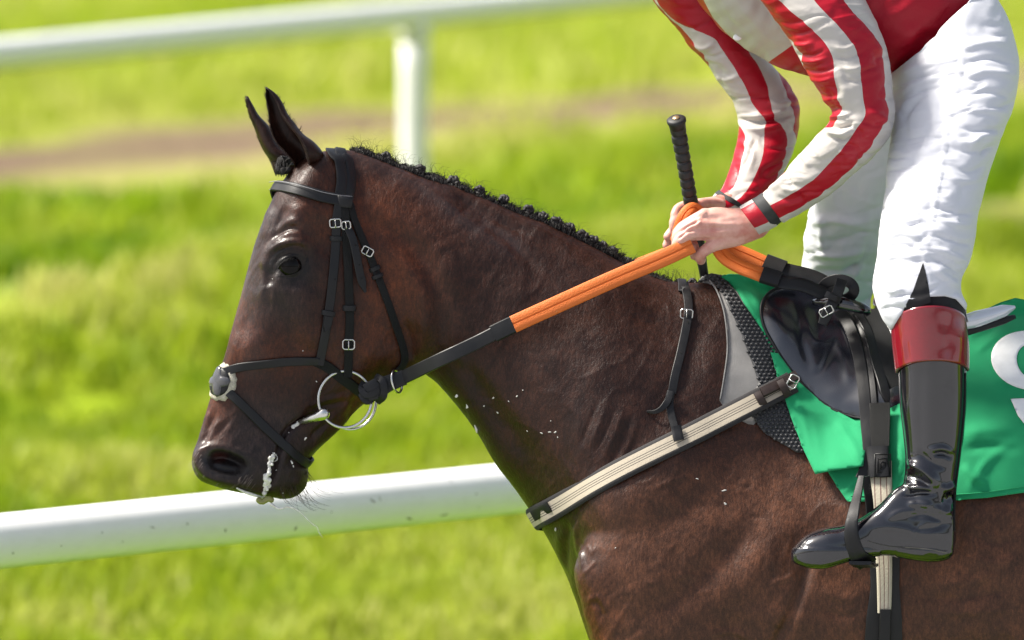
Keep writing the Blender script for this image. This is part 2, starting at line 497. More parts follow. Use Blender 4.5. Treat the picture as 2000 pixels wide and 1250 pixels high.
# ================================================================== HORSE
YAW = R(11)
PIV = P(700, 500, 0)[0]
def bend(V):
    V = np.array(V, float)
    px = proj(V)[:, 0]
    w = smooth01((930 - px) / 330)
    a = YAW * w
    dx = V[:, 0] - PIV; dy = V[:, 1].copy()
    ddx = np.minimum(dx, 0)
    # turn the head a little towards the camera
    V[:, 1] = dy * np.cos(a) + ddx * np.sin(a)
    V[:, 0] = PIV + dx - dy * -np.sin(a)
    return V
def section(F, B, W, shape, cf, cb, n=26, y0=0.0):
    """closed ring; F,B pixel ends in the mid plane, shape = half width factors at t"""
    tt = (1 - np.cos(np.linspace(0, math.pi, n))) / 2
    ts = np.array([0, .12, .25, .4, .55, .7, .85, 1.0])
    sh = np.interp(tt, ts, shape)
    capf = np.sqrt(np.clip(1 - (1 - np.minimum(tt / cf, 1)) ** 2, 0, 1)); capb = np.sqrt(np.clip(1 - (1 - np.minimum((1 - tt) / cb, 1)) ** 2, 0, 1))
    w = W * sh * capf * capb
    a, b = P(*F, y0), P(*B, y0)
    c = a[None] + (b - a)[None] * tt[:, None]
    near = c.copy(); near[:, 1] -= w
    far = c.copy(); far[:, 1] += w
    return np.vstack([near, far[-2:0:-1]])
def loft_sections(stations, k=4, **kw):
    S = np.array([[*s[0], *s[1], s[2], *s[3], s[4], s[5]] for s in stations], float)
    D = cat(S[:, :], n=len(S) * k) if False else None
    # interpolate every column along the station index
    u = np.arange(len(S)); uu = np.linspace(0, len(S) - 1, (len(S) - 1) * k + 1)
    q = np.vstack([2*S[0]-S[1], S, 2*S[-1]-S[-2]]); out = []
    for x in uu:
        i = min(int(x), len(S) - 2); f = x - i
        a, b, c, d = q[i], q[i+1], q[i+2], q[i+3]
        out.append(0.5*(2*b+(c-a)*f+(2*a-5*b+4*c-d)*f*f+(3*b-a-3*c+d)*f**3))
    rings = [section(r[0:2], r[2:4], max(r[4], .002), np.clip(r[5:13], .02, 2), np.clip(r[13], .05, 1), np.clip(r[14], .05, 1), **kw) for r in out]
    return loft(rings)
mz = [.85, .97, 1, 1, 1, .98, .95, .9]
ns = [.75, .92, 1, 1, .97, .9, .8, .65]
ey = [.55, .72, .95, .95, .92, .88, .78, .6]
ck = [.55, .75, .93, 1, 1, .95, .85, .65]
HEAD = [
 ((448, 954), (566, 974), .022, mz, .5, .5),
 ((421, 945), (588, 964), .040, mz, .5, .5),
 ((393, 934), (601, 944), .053, mz, .45, .45),
 ((379, 912), (603, 920), .058, mz, .42, .42),
 ((377, 888), (604, 899), .057, mz, .42, .4),
 ((388, 855), (624, 876), .052, mz, .40, .4),
 ((398, 820), (645, 858), .048, ns, .40, .4),
 ((408, 785), (672, 833), .047, ns, .38, .38),
 ((419, 750), (700, 800), .049, ns, .36, .36),
 ((433, 712), (735, 775), .054, ns, .32, .34),
 ((446, 672), (772, 752), .062, ns, .28, .32),
 ((458, 622), (802, 730), .070, ck, .25, .30),
 ((472, 572), (826, 700), .080, ck, .24, .28),
 ((486, 518), (838, 652), .088, ey, .24, .28),
 ((499, 472), (838, 600), .090, ey, .25, .28),
 ((514, 432), (822, 540), .086, ey, .28, .30),
 ((530, 392), (790, 470), .080, ck, .32, .34),
 ((552, 352), (748, 402), .072, ck, .38, .40),
 ((586, 314), (718, 345), .058, ck, .45, .45),
 ((622, 294), (696, 305), .035, ck, .5, .5)]
nk = [.42, .55, .78, .95, 1, .95, .82, .7]
nk2 = [.38, .5, .72, .9, 1, 1, .9, .75]
bd = [.30, .42, .66, .86, .97, 1, .92, .7]
br = [.45, .62, .85, .97, 1, .97, .85, .6]
NECK = [
 ((610, 300), (765, 600), .045, nk, .3, .45),
 ((655, 290), (800, 690), .066, nk, .26, .40),
 ((705, 296), (826, 728), .074, nk, .22, .40),
 ((765, 324), (852, 748), .078, nk, .20, .40),
 ((832, 344), (885, 785), .083, nk, .20, .40),
 ((900, 366), (930, 842), .090, nk, .18, .38),
 ((978, 401), (968, 905), .101, nk, .16, .36),
 ((1060, 432), (1012, 965), .118, nk2, .15, .36),
 ((1140, 472), (1056, 1030), .142, nk2, .15, .36),
 ((1220, 514), (1092, 1095), .172, nk2, .14, .36),
 ((1300, 546), (1122, 1165), .198, bd, .14, .36),
 ((1380, 552), (1150, 1250), .216, bd, .14, .40),
 ((1450, 560), (1195, 1360), .226, bd, .15, .42),
 ((1530, 585), (1290, 1440), .236, bd, .18, .42),
 ((1640, 612), (1500, 1490), .252, bd, .22, .40),
 ((1780, 622), (1740, 1510), .268, br, .25, .40),
 ((1940, 618), (1960, 1510), .282, br, .28, .40),
 ((2120, 608), (2160, 1490), .292, br, .30, .40),
 ((2350, 600), (2400, 1440), .290, br, .30, .40),
 ((2580, 590), (2620, 1370), .275, br, .32, .40),
 ((2800, 600), (2800, 1340), .268, br, .35, .40),
 ((2960, 670), (2920, 1320), .22, br, .4, .45),
 ((3060, 800), (2990, 1200), .10, br, .5, .5)]
def leg(stations, y, n=24):
    """stations: (left px, right px, py, depth half width)"""
    S = cat(np.array(stations, float), n=len(stations) * 5); rings = []
    for l, r, py, b, yy in S:
        a, c = P(l, py, yy), P(r, py, yy); m = (a + c) / 2; h = (c[0] - a[0]) / 2
        th = np.linspace(0, 2 * math.pi, n, endpoint=False)
        rings.append(np.stack([m[0] + h * np.sign(np.cos(th)) * abs(np.cos(th)) ** .9, np.full(n, yy) + b * np.sign(np.sin(th)) * abs(np.sin(th)) ** .9, np.full(n, m[2])], 1))
    return loft(rings)
def foreleg(s):
    y = lambda v: v * s
    return leg([(1340, 1460, 820, .02, y(-.08)), (1270, 1550, 900, .045, y(-.125)), (1185, 1590, 1000, .066, y(-.152)), (1122, 1575, 1100, .076, y(-.160)), (1134, 1545, 1180, .080, y(-.160)), (1156, 1512, 1260, .078, y(-.158)),
                (1195, 1455, 1380, .07, y(-.16)), (1235, 1415, 1520, .055, y(-.15)), (1268, 1385, 1680, .042, y(-.14)), (1262, 1378, 1795, .045, y(-.14)), (1285, 1362, 1880, .033, y(-.14)),
                (1290, 1350, 2020, .026, y(-.14)), (1278, 1352, 2150, .032, y(-.14)), (1268, 1330, 2220, .03, y(-.14)), (1240, 1345, 2255, .048, y(-.14)), (1222, 1352, 2318, .06, y(-.14))], 0)
def hindleg(s):
    y = lambda v: v * s
    return leg([(2600, 2960, 800, .05, y(-.16)), (2540, 3010, 1000, .1, y(-.17)), (2520, 2980, 1200, .11, y(-.17)), (2560, 2900, 1380, .09, y(-.165)), (2680, 2900, 1520, .06, y(-.15)), (2790, 2930, 1640, .05, y(-.14)),
                (2800, 2945, 1740, .04, y(-.14)), (2810, 2905, 1860, .032, y(-.14)), (2800, 2870, 2020, .028, y(-.14)), (2780, 2865, 2150, .032, y(-.14)), (2755, 2830, 2220, .03, y(-.14)), (2725, 2845, 2255, .05, y(-.14)), (2700, 2850, 2318, .06, y(-.14))], 0)
hv, hf = merge([loft_sections(HEAD), loft_sections(NECK)])
hv = bend(hv)
hv, hf = merge([(hv, hf), foreleg(1), foreleg(-1), hindleg(1), hindleg(-1)])
hme = remesh(hv, hf, .0042, it=22, fac=.5)

def nostril_field(pp):
    c = np.array([436, 904]); d = pp - c
    a = R(14); u = d[:, 0] * math.cos(a) + d[:, 1] * math.sin(a); v = -d[:, 0] * math.sin(a) + d[:, 1] * math.cos(a)
    # half-moon opening, broad at the front, a groove trailing back
    vv = np.where(v < 0, v / 25, v / 27) ; uu = np.where(u < 0, u / 40, u / 56)
    r = np.sqrt(uu * uu + vv * vv)
    return r
def sculpt_horse(me):
    V = verts_of(me); N = norms_of(me); pp = proj(V)
    near = near_weight(V, N)
    view = (pp[:, 0] < 2080) & (pp[:, 1] < 1330)
    idx = np.where(view & (near > 0.01))[0]
    q = pp[idx]
    S = [
     # --- face bones
     ([(520, 560), (540, 620), (566, 680), (585, 705)], 26, -.0045),          # hollow beside the nasal bone
     ([(598, 560), (600, 610), (604, 660), (600, 690)], 26, .0055),           # facial crest
     ([(470, 640), (455, 700), (440, 760)], 12, .0025),
     ([(490, 580), (478, 640), (462, 700), (445, 780)], 10, -.0018),
     ([(500, 700), (520, 760), (500, 840)], 30, -.004),
     ([(560, 720), (590, 760), (560, 800)], 26, .003),
     ([(640, 720), (690, 740), (700, 770)], 24, .002),
     # --- brow and orbit
     ([(520, 505), (533, 488), (560, 473), (592, 472), (612, 487)], 12, .0065), ([(524, 492), (545, 478), (575, 470), (604, 476)], 3, .0016), ([(530, 484), (555, 466), (588, 463)], 2.6, -.0016),
     ([(528, 480), (560, 458), (600, 456)], 7, .003),
     ([(530, 468), (560, 447), (590, 443)], 5, -.0045),
     ([(536, 458), (560, 436), (590, 430)], 7, .0035),
     ([(527, 512), (540, 494), (560, 484), (584, 483), (604, 494)], 4, -.004), ([(525, 497), (548, 480), (580, 474), (606, 484)], 3.5, .002),
     ([(522, 503), (545, 490), (570, 484)], 3, -.002),
     ([(601, 486), (604, 500), (600, 512)], 5, -.004),
     ([(528, 520), (524, 545), (530, 560)], 12, -.007),                        # corner in front of the eye
     ([(518, 480), (516, 510), (514, 560), (506, 600)], 7, .004),               # edge of the face
     ([(534, 548), (570, 552), (600, 535)], 12, -.004),
     ([(540, 566), (575, 572), (610, 552)], 10, .002),
     ([(536, 560), (532, 590), (525, 620)], 4, .0018),
     ([(540, 580), (560, 590), (575, 610)], 3.5, .0013),
     ([(560, 400), (548, 430), (535, 458)], 9, -.003),
     ([(580, 395), (585, 430), (578, 450)], 16, .0035),
     ([(530, 400), (522, 440), (512, 470)], 10, .003),
     ([(552, 390), (545, 415), (528, 465)], 4, .0018),
     ([(640, 420), (640, 470), (620, 500)], 26, -.006),                         # hollow above the eye
     # --- cheek (jowl)
     ([(700, 470), (780, 500), (822, 560), (833, 620), (822, 680), (790, 722), (740, 752)], 19, .006),
     ([(700, 432), (770, 452), (830, 510), (854, 575), (858, 640), (846, 700), (822, 728)], 20, -.008),
     ([(700, 560), (760, 600), (770, 660)], 50, .005),
     ([(812, 560), (806, 590), (812, 620)], 3.5, -.0018), ([(822, 552), (818, 585), (824, 625)], 3, -.0016), ([(832, 550), (830, 585), (834, 615)], 3, .0014),
     ([(804, 575), (800, 605), (806, 640)], 3, .0012),
     ([(760, 690), (785, 670), (800, 640)], 5, .0015),
     ([(640, 720), (660, 735), (690, 745)], 5, -.0015),
     ([(560, 700), (590, 696), (615, 702), (640, 716)], 4, .0018),
     ([(545, 690), (560, 702), (575, 708)], 3, -.0014),
     # --- mouth
     ([(650, 806), (620, 812), (590, 822), (565, 838), (553, 856), (546, 880), (538, 905), (530, 935), (520, 968)], 5.5, -.0125),
     ([(566, 846), (556, 870), (551, 900), (546, 935)], 12, .003),
     ([(690, 780), (650, 790), (610, 800), (580, 815)], 4, -.003), ([(680, 770), (640, 780), (600, 792)], 4, .0022),
     ([(650, 822), (620, 842), (602, 862)], 5, -.003), ([(660, 800), (640, 830), (620, 860)], 5, .002),
     ([(700, 770), (690, 800), (676, 822)], 9, -.003), ([(690, 756), (676, 790), (662, 815)], 7, .0025),
     ([(560, 905), (580, 930), (570, 955)], 18, .004),
     ([(560, 890), (575, 905), (600, 905)], 7, -.003),
     ([(440, 940), (470, 950), (510, 952)], 10, .003),
     # --- nose in front of the noseband: folds
     ([(408, 800), (400, 830), (390, 862)], 6, .0025), ([(420, 800), (408, 836), (394, 870)], 5, -.003), ([(432, 812), (420, 836), (402, 868)], 5, .002),
     ([(450, 808), (440, 830), (420, 856)], 4, -.0015), ([(462, 810), (455, 826), (440, 846)], 4, .0014),
     # --- poll and upper neck
     ([(690, 300), (760, 330), (815, 356), (860, 384), (905, 420)], 9, .0045),
     ([(880, 372), (930, 405), (985, 436), (1040, 462)], 9, -.006),
     ([(862, 380), (900, 402), (960, 442), (1010, 486), (1060, 540)], 11, -.005),
     ([(930, 380), (1000, 424), (1060, 452), (1130, 492)], 10, .003),
     ([(700, 420), (740, 470), (800, 500), (840, 545)], 20, -.0035),
     ([(720, 370), (790, 420), (860, 500), (890, 600)], 40, .006),
     ([(905, 520), (960, 600), (1000, 700), (1020, 800)], 45, -.005),
     ([(870, 700), (920, 790), (980, 880), (1040, 960)], 26, .005),
     ([(895, 690), (950, 780), (1010, 860), (1060, 950)], 22, -.006),           # jugular groove
     ([(880, 640), (893, 680), (905, 720)], 9, .003),
     # --- shoulder
     ([(1360, 600), (1330, 720), (1270, 840), (1180, 950)], 40, -.007),
     ([(1300, 640), (1260, 760), (1200, 860)], 60, .004),
     ([(1400, 820), (1340, 900), (1240, 980), (1130, 1060)], 55, .009),
     ([(1190, 780), (1170, 830), (1150, 880)], 4, .0022), ([(1205, 790), (1185, 840), (1160, 890)], 4, -.0025), ([(1220, 795), (1200, 850), (1170, 905)], 4, .0022), ([(1238, 800), (1215, 860), (1185, 915)], 4, -.0022), ([(1170, 780), (1150, 830), (1130, 880)], 4, -.002),
     ([(1250, 812), (1230, 862), (1200, 918)], 4, .002),
     ([(1096, 1030), (1090, 1080), (1100, 1120)], 9, .004), ([(1112, 1015), (1104, 1080), (1112, 1120)], 5, -.004), ([(1128, 1012), (1126, 1050), (1134, 1100)], 5, .003), ([(1136, 1060), (1137, 1120)], 3.5, .0030),
     ([(1137, 1122), (1150, 1112), (1165, 1095)], 3.2, .0026), ([(1145, 1060), (1155, 1080), (1165, 1065)], 3, .002), ([(1120, 1040), (1128, 1000), (1150, 980)], 4, -.002),
     ([(1112, 1125), (1122, 1170), (1140, 1230)], 9, .004), ([(1140, 1180), (1170, 1165), (1180, 1200)], 5, .002), ([(1150, 1170), (1175, 1190), (1168, 1220)], 5, -.0018),
     ([(1475, 1010), (1440, 1060), (1380, 1120), (1300, 1180), (1230, 1225)], 30, -.0075),
     ([(1540, 960), (1520, 1040), (1460, 1120), (1380, 1200)], 38, .006),
     ([(1320, 1126), (1350, 1124), (1362, 1134)], 4, .002), ([(1260, 1136), (1285, 1142)], 4, .0018), ([(1360, 1158), (1390, 1154)], 4, .0018),
     ([(1500, 1142), (1530, 1132), (1555, 1120)], 4, .0022), ([(1380, 1240), (1430, 1234), (1460, 1246)], 5, .002),
     ([(1270, 960), (1310, 940), (1350, 930)], 4, .0016), ([(1420, 940), (1450, 952), (1470, 950)], 4, -.0016), ([(1460, 1010), (1490, 1010)], 4, -.0016),
     ([(1280, 1020), (1300, 1030)], 6, .0015),
     # --- behind the elbow
     ([(1590, 1040), (1572, 1120), (1545, 1200), (1520, 1250), (1500, 1300)], 11, -.009),
     ([(1800, 1130), (1860, 1140), (1960, 1120)], 10, .002), ([(1780, 1165), (1880, 1170), (1990, 1150)], 8, -.0022), ([(1800, 1200), (1880, 1195), (1990, 1190)], 8, .002),
     ([(1880, 1040), (1940, 1060), (2000, 1050)], 9, -.002), ([(1890, 1090), (1950, 1100), (2000, 1085)], 8, .002), ([(1600, 1150), (1650, 1170), (1680, 1160)], 8, .0022), ([(1600, 1190), (1650, 1205), (1690, 1190)], 7, -.002),
    ]
    f = stroke_field(q, S)
    # eye socket
    e = (q - np.array([566, 519])) / np.array([34, 25]); er = np.sqrt((e ** 2).sum(1))
    f += -.010 * np.exp(-er ** 4)
    # nostril
    r = nostril_field(q)
    f += -.032 * smooth01((1.0 - r) / .42) * (.5 + .5 * smooth01((912 - q[:, 1] + .2 * (q[:, 0] - 436)) / 24)) + .0060 * np.exp(-((r - 1.28) / .22) ** 2) * (.35 + .65 * smooth01((450 - q[:, 0]) / 50))
    # skin unevenness
    f += (vnoise(q[:, 0], q[:, 1], 60, 3) - .5) * .003 + (vnoise(q[:, 0], q[:, 1], 24, 4) - .5) * .0012
    # fine skin creases and veins
    wx_ = q[:, 0] + 40 * vnoise(q[:, 0], q[:, 1], 80, 41); wy_ = q[:, 1] + 40 * vnoise(q[:, 0], q[:, 1], 80, 42)
    v1 = 1 - np.abs(2 * vnoise(wx_ * .9 + wy_ * .5, wy_ * .6 - wx_ * .3, 44, 43) - 1); f += .0016 * v1 ** 10 * vnoise(q[:, 0], q[:, 1], 120, 45)
    v2_ = 1 - np.abs(2 * vnoise(wx_ * 1.6 + wy_, wy_ * .35 - wx_ * .3, 20, 46) - 1); f += -.0010 * v2_ ** 6 * smooth01(vnoise(q[:, 0], q[:, 1], 130, 47) * 2 - .7)
    V[idx] += N[idx] * (f * near[idx])[:, None]
    me.vertices.foreach_set('co', V.ravel()); me.update()
sculpt_horse(hme)

def ear(axisL, axisR, innr, open_near, y0, depth):
    """thin shell with an opening between the left rim and the inner line"""
    n = 26
    L, Rr = cat(axisL, n=n), cat(axisR, n=n)
    I = cat(innr, n=n) if innr is not None else None
    rings = []
    for k in range(n):
        s = k / (n - 1)
        d = depth * (1 - s) ** .6 * (.35 + .65 * math.sin(min(1, .25 + s) * math.pi * .8)) + .0015
        d *= .25 + .75 * smooth01(s / .3); yk = y0 + (.03 if open_near else -.01) * (1 - smooth01(s / .25))
        l, r = P(*L[k], yk), P(*Rr[k], yk)
        ex = r - l; out = []
        if open_near:
            i = P(*I[k], yk)
            # rim A (left) -> behind -> right edge -> near rim B
            ctrl = [l + np.array([0, -.2*d, 0]), l + .02*ex + np.array([0, .35*d, 0]), l + .35*ex + np.array([0, 1.0*d, 0]), l + .75*ex + np.array([0, .9*d, 0]), r + np.array([0, .2*d, 0]),
                    (r*.72 + i*.28) + np.array([0, -.55*d, 0]), i + np.array([0, -1.0*d, 0])]
            c = cat(ctrl, n=20)
        else:
            ctrl = [l + np.array([0, .9*d, 0]), l + .04*ex + np.array([0, -.1*d, 0]), l + .3*ex + np.array([0, -.75*d, 0]), l + .7*ex + np.array([0, -.75*d, 0]), r + np.array([0, 0, 0]), l + .85*ex + np.array([0, .8*d, 0]), l + .6*ex + np.array([0, 1.0*d, 0])]
            c = cat(ctrl, n=20)
        tg = unit(np.gradient(c, axis=0)); nn = unit(np.cross(tg, np.array([ex[2], 0, -ex[0]]) * 0 + unit(P(*L[min(k+1, n-1)], y0) - P(*L[max(k-1, 0)], y0))))
        th = .003 * (1 - .6 * s)
        inner = c + nn * th * (1 if True else -1)
        rings.append(np.vstack([c, inner[::-1]]))
    return loft(rings)
earN = ear([(580, 352), (574, 320), (560, 302), (541, 281), (530, 258), (526, 238), (523, 212), (519, 190), (519, 170)],
           [(642, 352), (634, 306), (616, 280), (592, 262), (575, 240), (562, 223), (553, 203), (540, 184), (520, 169)],
           [(612, 352), (604, 322), (596, 290), (582, 264), (566, 246), (552, 226), (543, 205), (533, 186), (520, 170)], True, -.045, .034)
earF = ear([(540, 340), (528, 312), (515, 292), (506, 272), (499, 252), (489, 228), (484, 210), (481, 192), (480, 188)],
           [(610, 340), (584, 312), (560, 298), (542, 280), (532, 260), (520, 243), (504, 226), (493, 206), (483, 188)], None, False, .052, .030)
# eyelids
def lid(pts, r, off):
    c = cat([P(x, y, d) for x, y, d in pts], n=22)
    s = np.linspace(0, 1, 22)
    return tube(c, r * (.35 + .65 * np.sin(s * math.pi) ** .6), 10)
EYE = P(566, 520, 0)
bv = BVHTree.FromPolygons([tuple(v) for v in verts_of(hme)], [tuple(p.vertices) for p in hme.polygons])
def hit(px, py, bvh=None):
    d = ray(px, py)
    loc, nor, i, dist = (bvh or bv).ray_cast(Vector(CAM), Vector(d))
    if loc is None: return None, None
    return np.array(loc), np.array(nor)
eh, en = hit(566, 500)
ye = min(hit(566, 492)[0][1], hit(545, 556)[0][1])
YE = ye + .004                         # depth of the eye opening plane
EC = P(567, 520, YE + .0165)           # eyeball centre
def on_ball(px, py, r):
    d = ray(px, py); o = CAM - EC; b_ = o @ d; cc = o @ o - r * r; disc = b_ * b_ - cc
    if disc < 0: disc = 0
    return CAM + d * (-b_ - math.sqrt(disc))
def lidpath(pts, r, rad):
    c = np.array([on_ball(x, y, r) for x, y in cat(pts, n=26)]); s = np.linspace(0, 1, 26)
    return tube(c, rad * (.45 + .55 * np.sin(s * math.pi) ** .6), 10)
RB = .0240
ALM = cat([(536, 541), (543, 524), (554, 510), (569, 503), (584, 503), (598, 509), (592, 522), (579, 533), (563, 538), (549, 539), (536, 541)], n=40)[:-1]
_b = ball(EC, RB + .0014, 40, 30); _hv = verts_of(hme); _hf = [tuple(p.vertices) for p in hme.polygons]
_mv, _mf = merge([(_hv, _hf), _b]); bvE = BVHTree.FromPolygons([tuple(v) for v in _mv], _mf)
def ellp(cx, cy, rx, ry, n=44): return [(cx + rx * math.cos(a), cy - ry * math.sin(a)) for a in np.linspace(0, 2 * math.pi, n, endpoint=False)]
LF = [([(533, 528), (543, 506), (558, 495), (578, 492), (598, 502)], 3.4, -.0018), ([(530, 518), (541, 499), (558, 487), (582, 485), (604, 497)], 4, .0014), ([(537, 522), (548, 508), (566, 500), (588, 500)], 3, .0022), ([(540, 545), (556, 546), (576, 541), (592, 530)], 3.5, -.0012), ([(528, 536), (536, 541), (541, 538)], 3.5, -.003)]
lv, lf, _q = sheet(outline=ellp(565, 520, 46, 36), holes_=[ALM.tolist()], spacing=2.6, off=.0004, smooth=5, bvh=bvE, extra=lambda q: stroke_field(q, LF) - .0016 * smooth01((np.linalg.norm((q - [565, 520]) / [46, 36], axis=1) - .8) / .2))
_n0 = np.cross(lv[lf[0][1]] - lv[lf[0][0]], lv[lf[0][2]] - lv[lf[0][0]])
if _n0[1] > 0: lf = [f[::-1] for f in lf]
rim = np.array([on_ball(x, y, RB + .0006) for x, y in np.vstack([ALM, ALM[:2]])])
lv, lf = merge([(lv, lf), tube(rim, .0008, 8, cap=False)])
ev, ef = merge([earN, earF])
V0 = verts_of(hme); F0 = [tuple(p.vertices) for p in hme.polygons]
nb = len(V0); nl = len(lv)
hV, hF = merge([(V0, F0), (lv, lf), (ev, ef)])
hm2 = bpy.data.meshes.new('horse'); hm2.from_pydata(hV.tolist(), [], hF); hm2.update()
# ---- coat colours (the animal's own bay markings)
pp = proj(hV)
def blob(cx, cy, rx, ry, p=2): return np.exp(-((((pp[:, 0] - cx) / rx) ** 2 + ((pp[:, 1] - cy) / ry) ** 2) ** (p / 2)))
DK = np.array([.0205, .0072, .0043]); RED = np.array([.078, .0215, .0075]); BAR = np.array([.070, .0290, .0160]); BLK = np.array([.0105, .0085, .0085]); MUZ = np.array([.026, .0185, .0175])
C = np.tile(DK, (len(hV), 1))
def paint(col, w): 
    global C
    w = np.clip(w, 0, 1)[:, None]; C = C * (1 - w) + col * w
paint(BAR, smooth01((pp[:, 1] - 830 + (pp[:, 0] - 1200) * .32) / 260) * smooth01((pp[:, 0] - 1080) / 160))
paint(RED, .75 * blob(770, 560, 75, 150)); paint(RED, .6 * blob(720, 420, 60, 60)); paint(RED, .5 * blob(640, 420, 70, 60)); paint(RED, .45 * blob(560, 690, 130, 60))
paint(RED, .8 * blob(425, 820, 34, 60)); paint(RED, .5 * blob(470, 640, 30, 90)); paint(RED, .6 * blob(1140, 1230, 60, 90)); paint(RED * .8, .5 * blob(720, 660, 70, 60)); paint(RED, .5 * blob(690, 780, 30, 50))
paint(np.array([.05, .022, .014]), .7 * seg_dist(pp, np.array([(760, 340), (900, 440), (1000, 500)])).__lt__(0).astype(float))
paint(MUZ, blob(500, 850, 90, 75, 3) * .85); paint(BLK * 1.5, .85 * blob(450, 915, 75, 45, 3)); paint(MUZ * .8, .8 * blob(560, 920, 60, 60)); 
paint(MUZ * .75, .95 * blob(564, 528, 48, 46, 3)); paint(MUZ, .6 * blob(556, 590, 52, 48)); paint(BLK * .8, blob(566, 518, 44, 32, 3))
rr = nostril_field(pp); paint(BLK, smooth01((1.2 - rr) / .3) * (pp[:, 0] < 520)); paint(np.array([.040, .010, .008]), .9 * np.exp(-(((pp[:, 0] - 429) / 15) ** 2 + ((pp[:, 1] - 893) / 10) ** 2) ** 2))
paint(BLK * .8, smooth01((pp[:, 1] - 1500) / 250))
il = np.zeros(len(hV), bool); il[nb:nb + nl] = True; C[il] = C[il] * .35 + BLK * .45
ie = np.zeros(len(hV), bool); ie[nb + nl:] = True; C[ie] = DK * .85
C[ie] = C[ie] * (1 - .55 * smooth01((235 - pp[ie, 1]) / 60))[:, None]
t = NT('bay_coat')
co = t.coord(); hairv = t.coord((210, 210, 90), (0, R(30), 0))
sp1 = t.noise(1.0, 3, .65, hairv); sp2 = t.noise(34, 5, .6, co); sp3 = t.noise(700, 2, .6, co)
base = t.attr('col')
k = t.math('ADD', t.math('MULTIPLY', sp1, .55), t.math('ADD', t.math('MULTIPLY', sp2, .55), t.math('MULTIPLY', sp3, .55)))
colr = t.mix(1.0, base, t.ramp(t.math('MULTIPLY', k, .62), [(.36, (.38, .38, .38)), (.5, (.92, .92, .92)), (.64, (2.0, 1.85, 1.7))]), 'MULTIPLY')
crs = t.noise(1.0, 6, .7, t.coord((16, 16, 7), (0, R(28), 0)), .6)
h0 = t.bump(crs, .24, .012); h1 = t.bump(sp1, .6, .0018, h0); h2 = t.bump(sp2, .3, .005, h0)
t.set(Base_Color=colr, Roughness=t.ramp(sp2, [(.3, (.36, .36, .36)), (.7, (.52, .52, .52))]), Specular_IOR_Level=.20, Coat_Weight=t.math('ADD', t.math('MULTIPLY', t.attr('wet', 'Fac'), .85), .12), Coat_Roughness=.25, Coat_IOR=1.45, Coat_Normal=h2)
t.set(Normal=t.bump(sp3, .4, .0010, h1))
M_COAT = t.m
horse = mko('horse', hm2, M_COAT)
setcol(hm2, C)
setval(hm2, np.clip(blob(488, 560, 36, 150) + .7 * blob(540, 430, 50, 40) + .6 * blob(395, 880, 40, 60) + .7 * np.exp(-(seg_dist(pp, np.array([(690, 300), (800, 350), (900, 420), (1000, 480)], float)) / 22) ** 2) + .5 * blob(1120, 1080, 40, 70), 0, 1), 'wet')
tag(horse, 'dark bay racehorse in profile, head lowered to the left', 'horse')
BV = BVHTree.FromPolygons([tuple(v) for v in V0], F0)
bv = BV
M_EYE = simple('eye_dark', (.004, .003, .0025), .03, .2, 60, 0, Specular_IOR_Level=.16)
V, F = ball(EC, RB, 28, 20); mk('eye', V, F, M_EYE, horse)
ec2 = EC.copy(); hh = None
far_eye = P(566, 520, .05); loc, nor, i, dd = BV.ray_cast(Vector(P(556, 520, 1.0)), Vector((0, -1, 0)))
if loc is not None:
    V, F = ball(np.array(loc) + np.array([0, -.012, 0]), RB, 16, 12); mk('eye', V, F, M_EYE, horse)
# ================================================================== TACK MATERIALS
def leather(name, col=(.0055, .0056, .0068), rough=.46, coat=0.0):
    t = NT(name); c = t.coord()
    n1 = t.noise(420, 4, .6, c); n2 = t.noise(40, 4, .6, c)
    t.set(Base_Color=t.mix(n2, tuple(x * .7 for x in col), tuple(x * 1.5 for x in col)), Roughness=t.ramp(n2, [(.3, (rough * .85,) * 3), (.75, (min(1, rough * 1.25),) * 3)]), Specular_IOR_Level=.35, Coat_Weight=coat, Coat_Roughness=.05)
    t.set(Normal=t.bump(n1, .25, .0006)); return t.m
M_LEA = leather('black_leather'); M_BRN = leather('dark_brown_leather', (.022, .013, .011), .45)
t = NT('black_webbing'); c = t.coord((1, 1, 900))
w = t.add('ShaderNodeTexWave'); w.bands_direction = 'Z'; w.inputs['Scale'].default_value = 1.0; t.link(c, w.inputs[0])
t.set(Base_Color=(.006, .0065, .007), Roughness=.62, Specular_IOR_Level=.3, Normal=t.bump(w.outputs['Fac'], .5, .0008)); M_WEB = t.m
def patent(name, col, rough=.07):
    t = NT(name); c = t.coord(); n = t.noise(14, 4, .55, c, .6); n2 = t.noise(90, 4, .6, c)
    t.set(Base_Color=t.mix(n2, tuple(x * .8 for x in col), tuple(x * 1.2 for x in col)), Roughness=t.ramp(n2, [(.3, (rough,) * 3), (.8, (rough * 2.6,) * 3)]), Specular_IOR_Level=.6, Coat_Weight=.75, Coat_Roughness=.05, Coat_IOR=1.5)
    t.set(Normal=t.bump(n, .05, .006)); return t.m
M_PATENT = patent('black_patent', (.006, .006, .009)); M_FLAP = NT('black_patent_flap').set(Base_Color=(.007, .008, .014), Roughness=.24, Specular_IOR_Level=.8, Coat_Weight=.7, Coat_Roughness=.17, Coat_IOR=1.5); M_PRED = patent('red_patent', (.20, .004, .012), .10)
t = NT('steel'); c = t.coord(); n = t.noise(60, 4, .6, c)
t.set(Base_Color=t.mix(n, (.50, .49, .46), (.72, .71, .68)), Metallic=1.0, Roughness=t.ramp(n, [(.3, (.16,) * 3), (.8, (.36,) * 3)])); M_STEEL = t.m
t = NT('orange_rubber'); c = t.coord((520, 520, 520), (0, R(-25), 0)); ch = t.add('ShaderNodeTexVoronoi'); ch.inputs['Scale'].default_value = 1.0; t.link(c, ch.inputs['Vector'])
n = t.noise(30, 4, .6, t.coord())
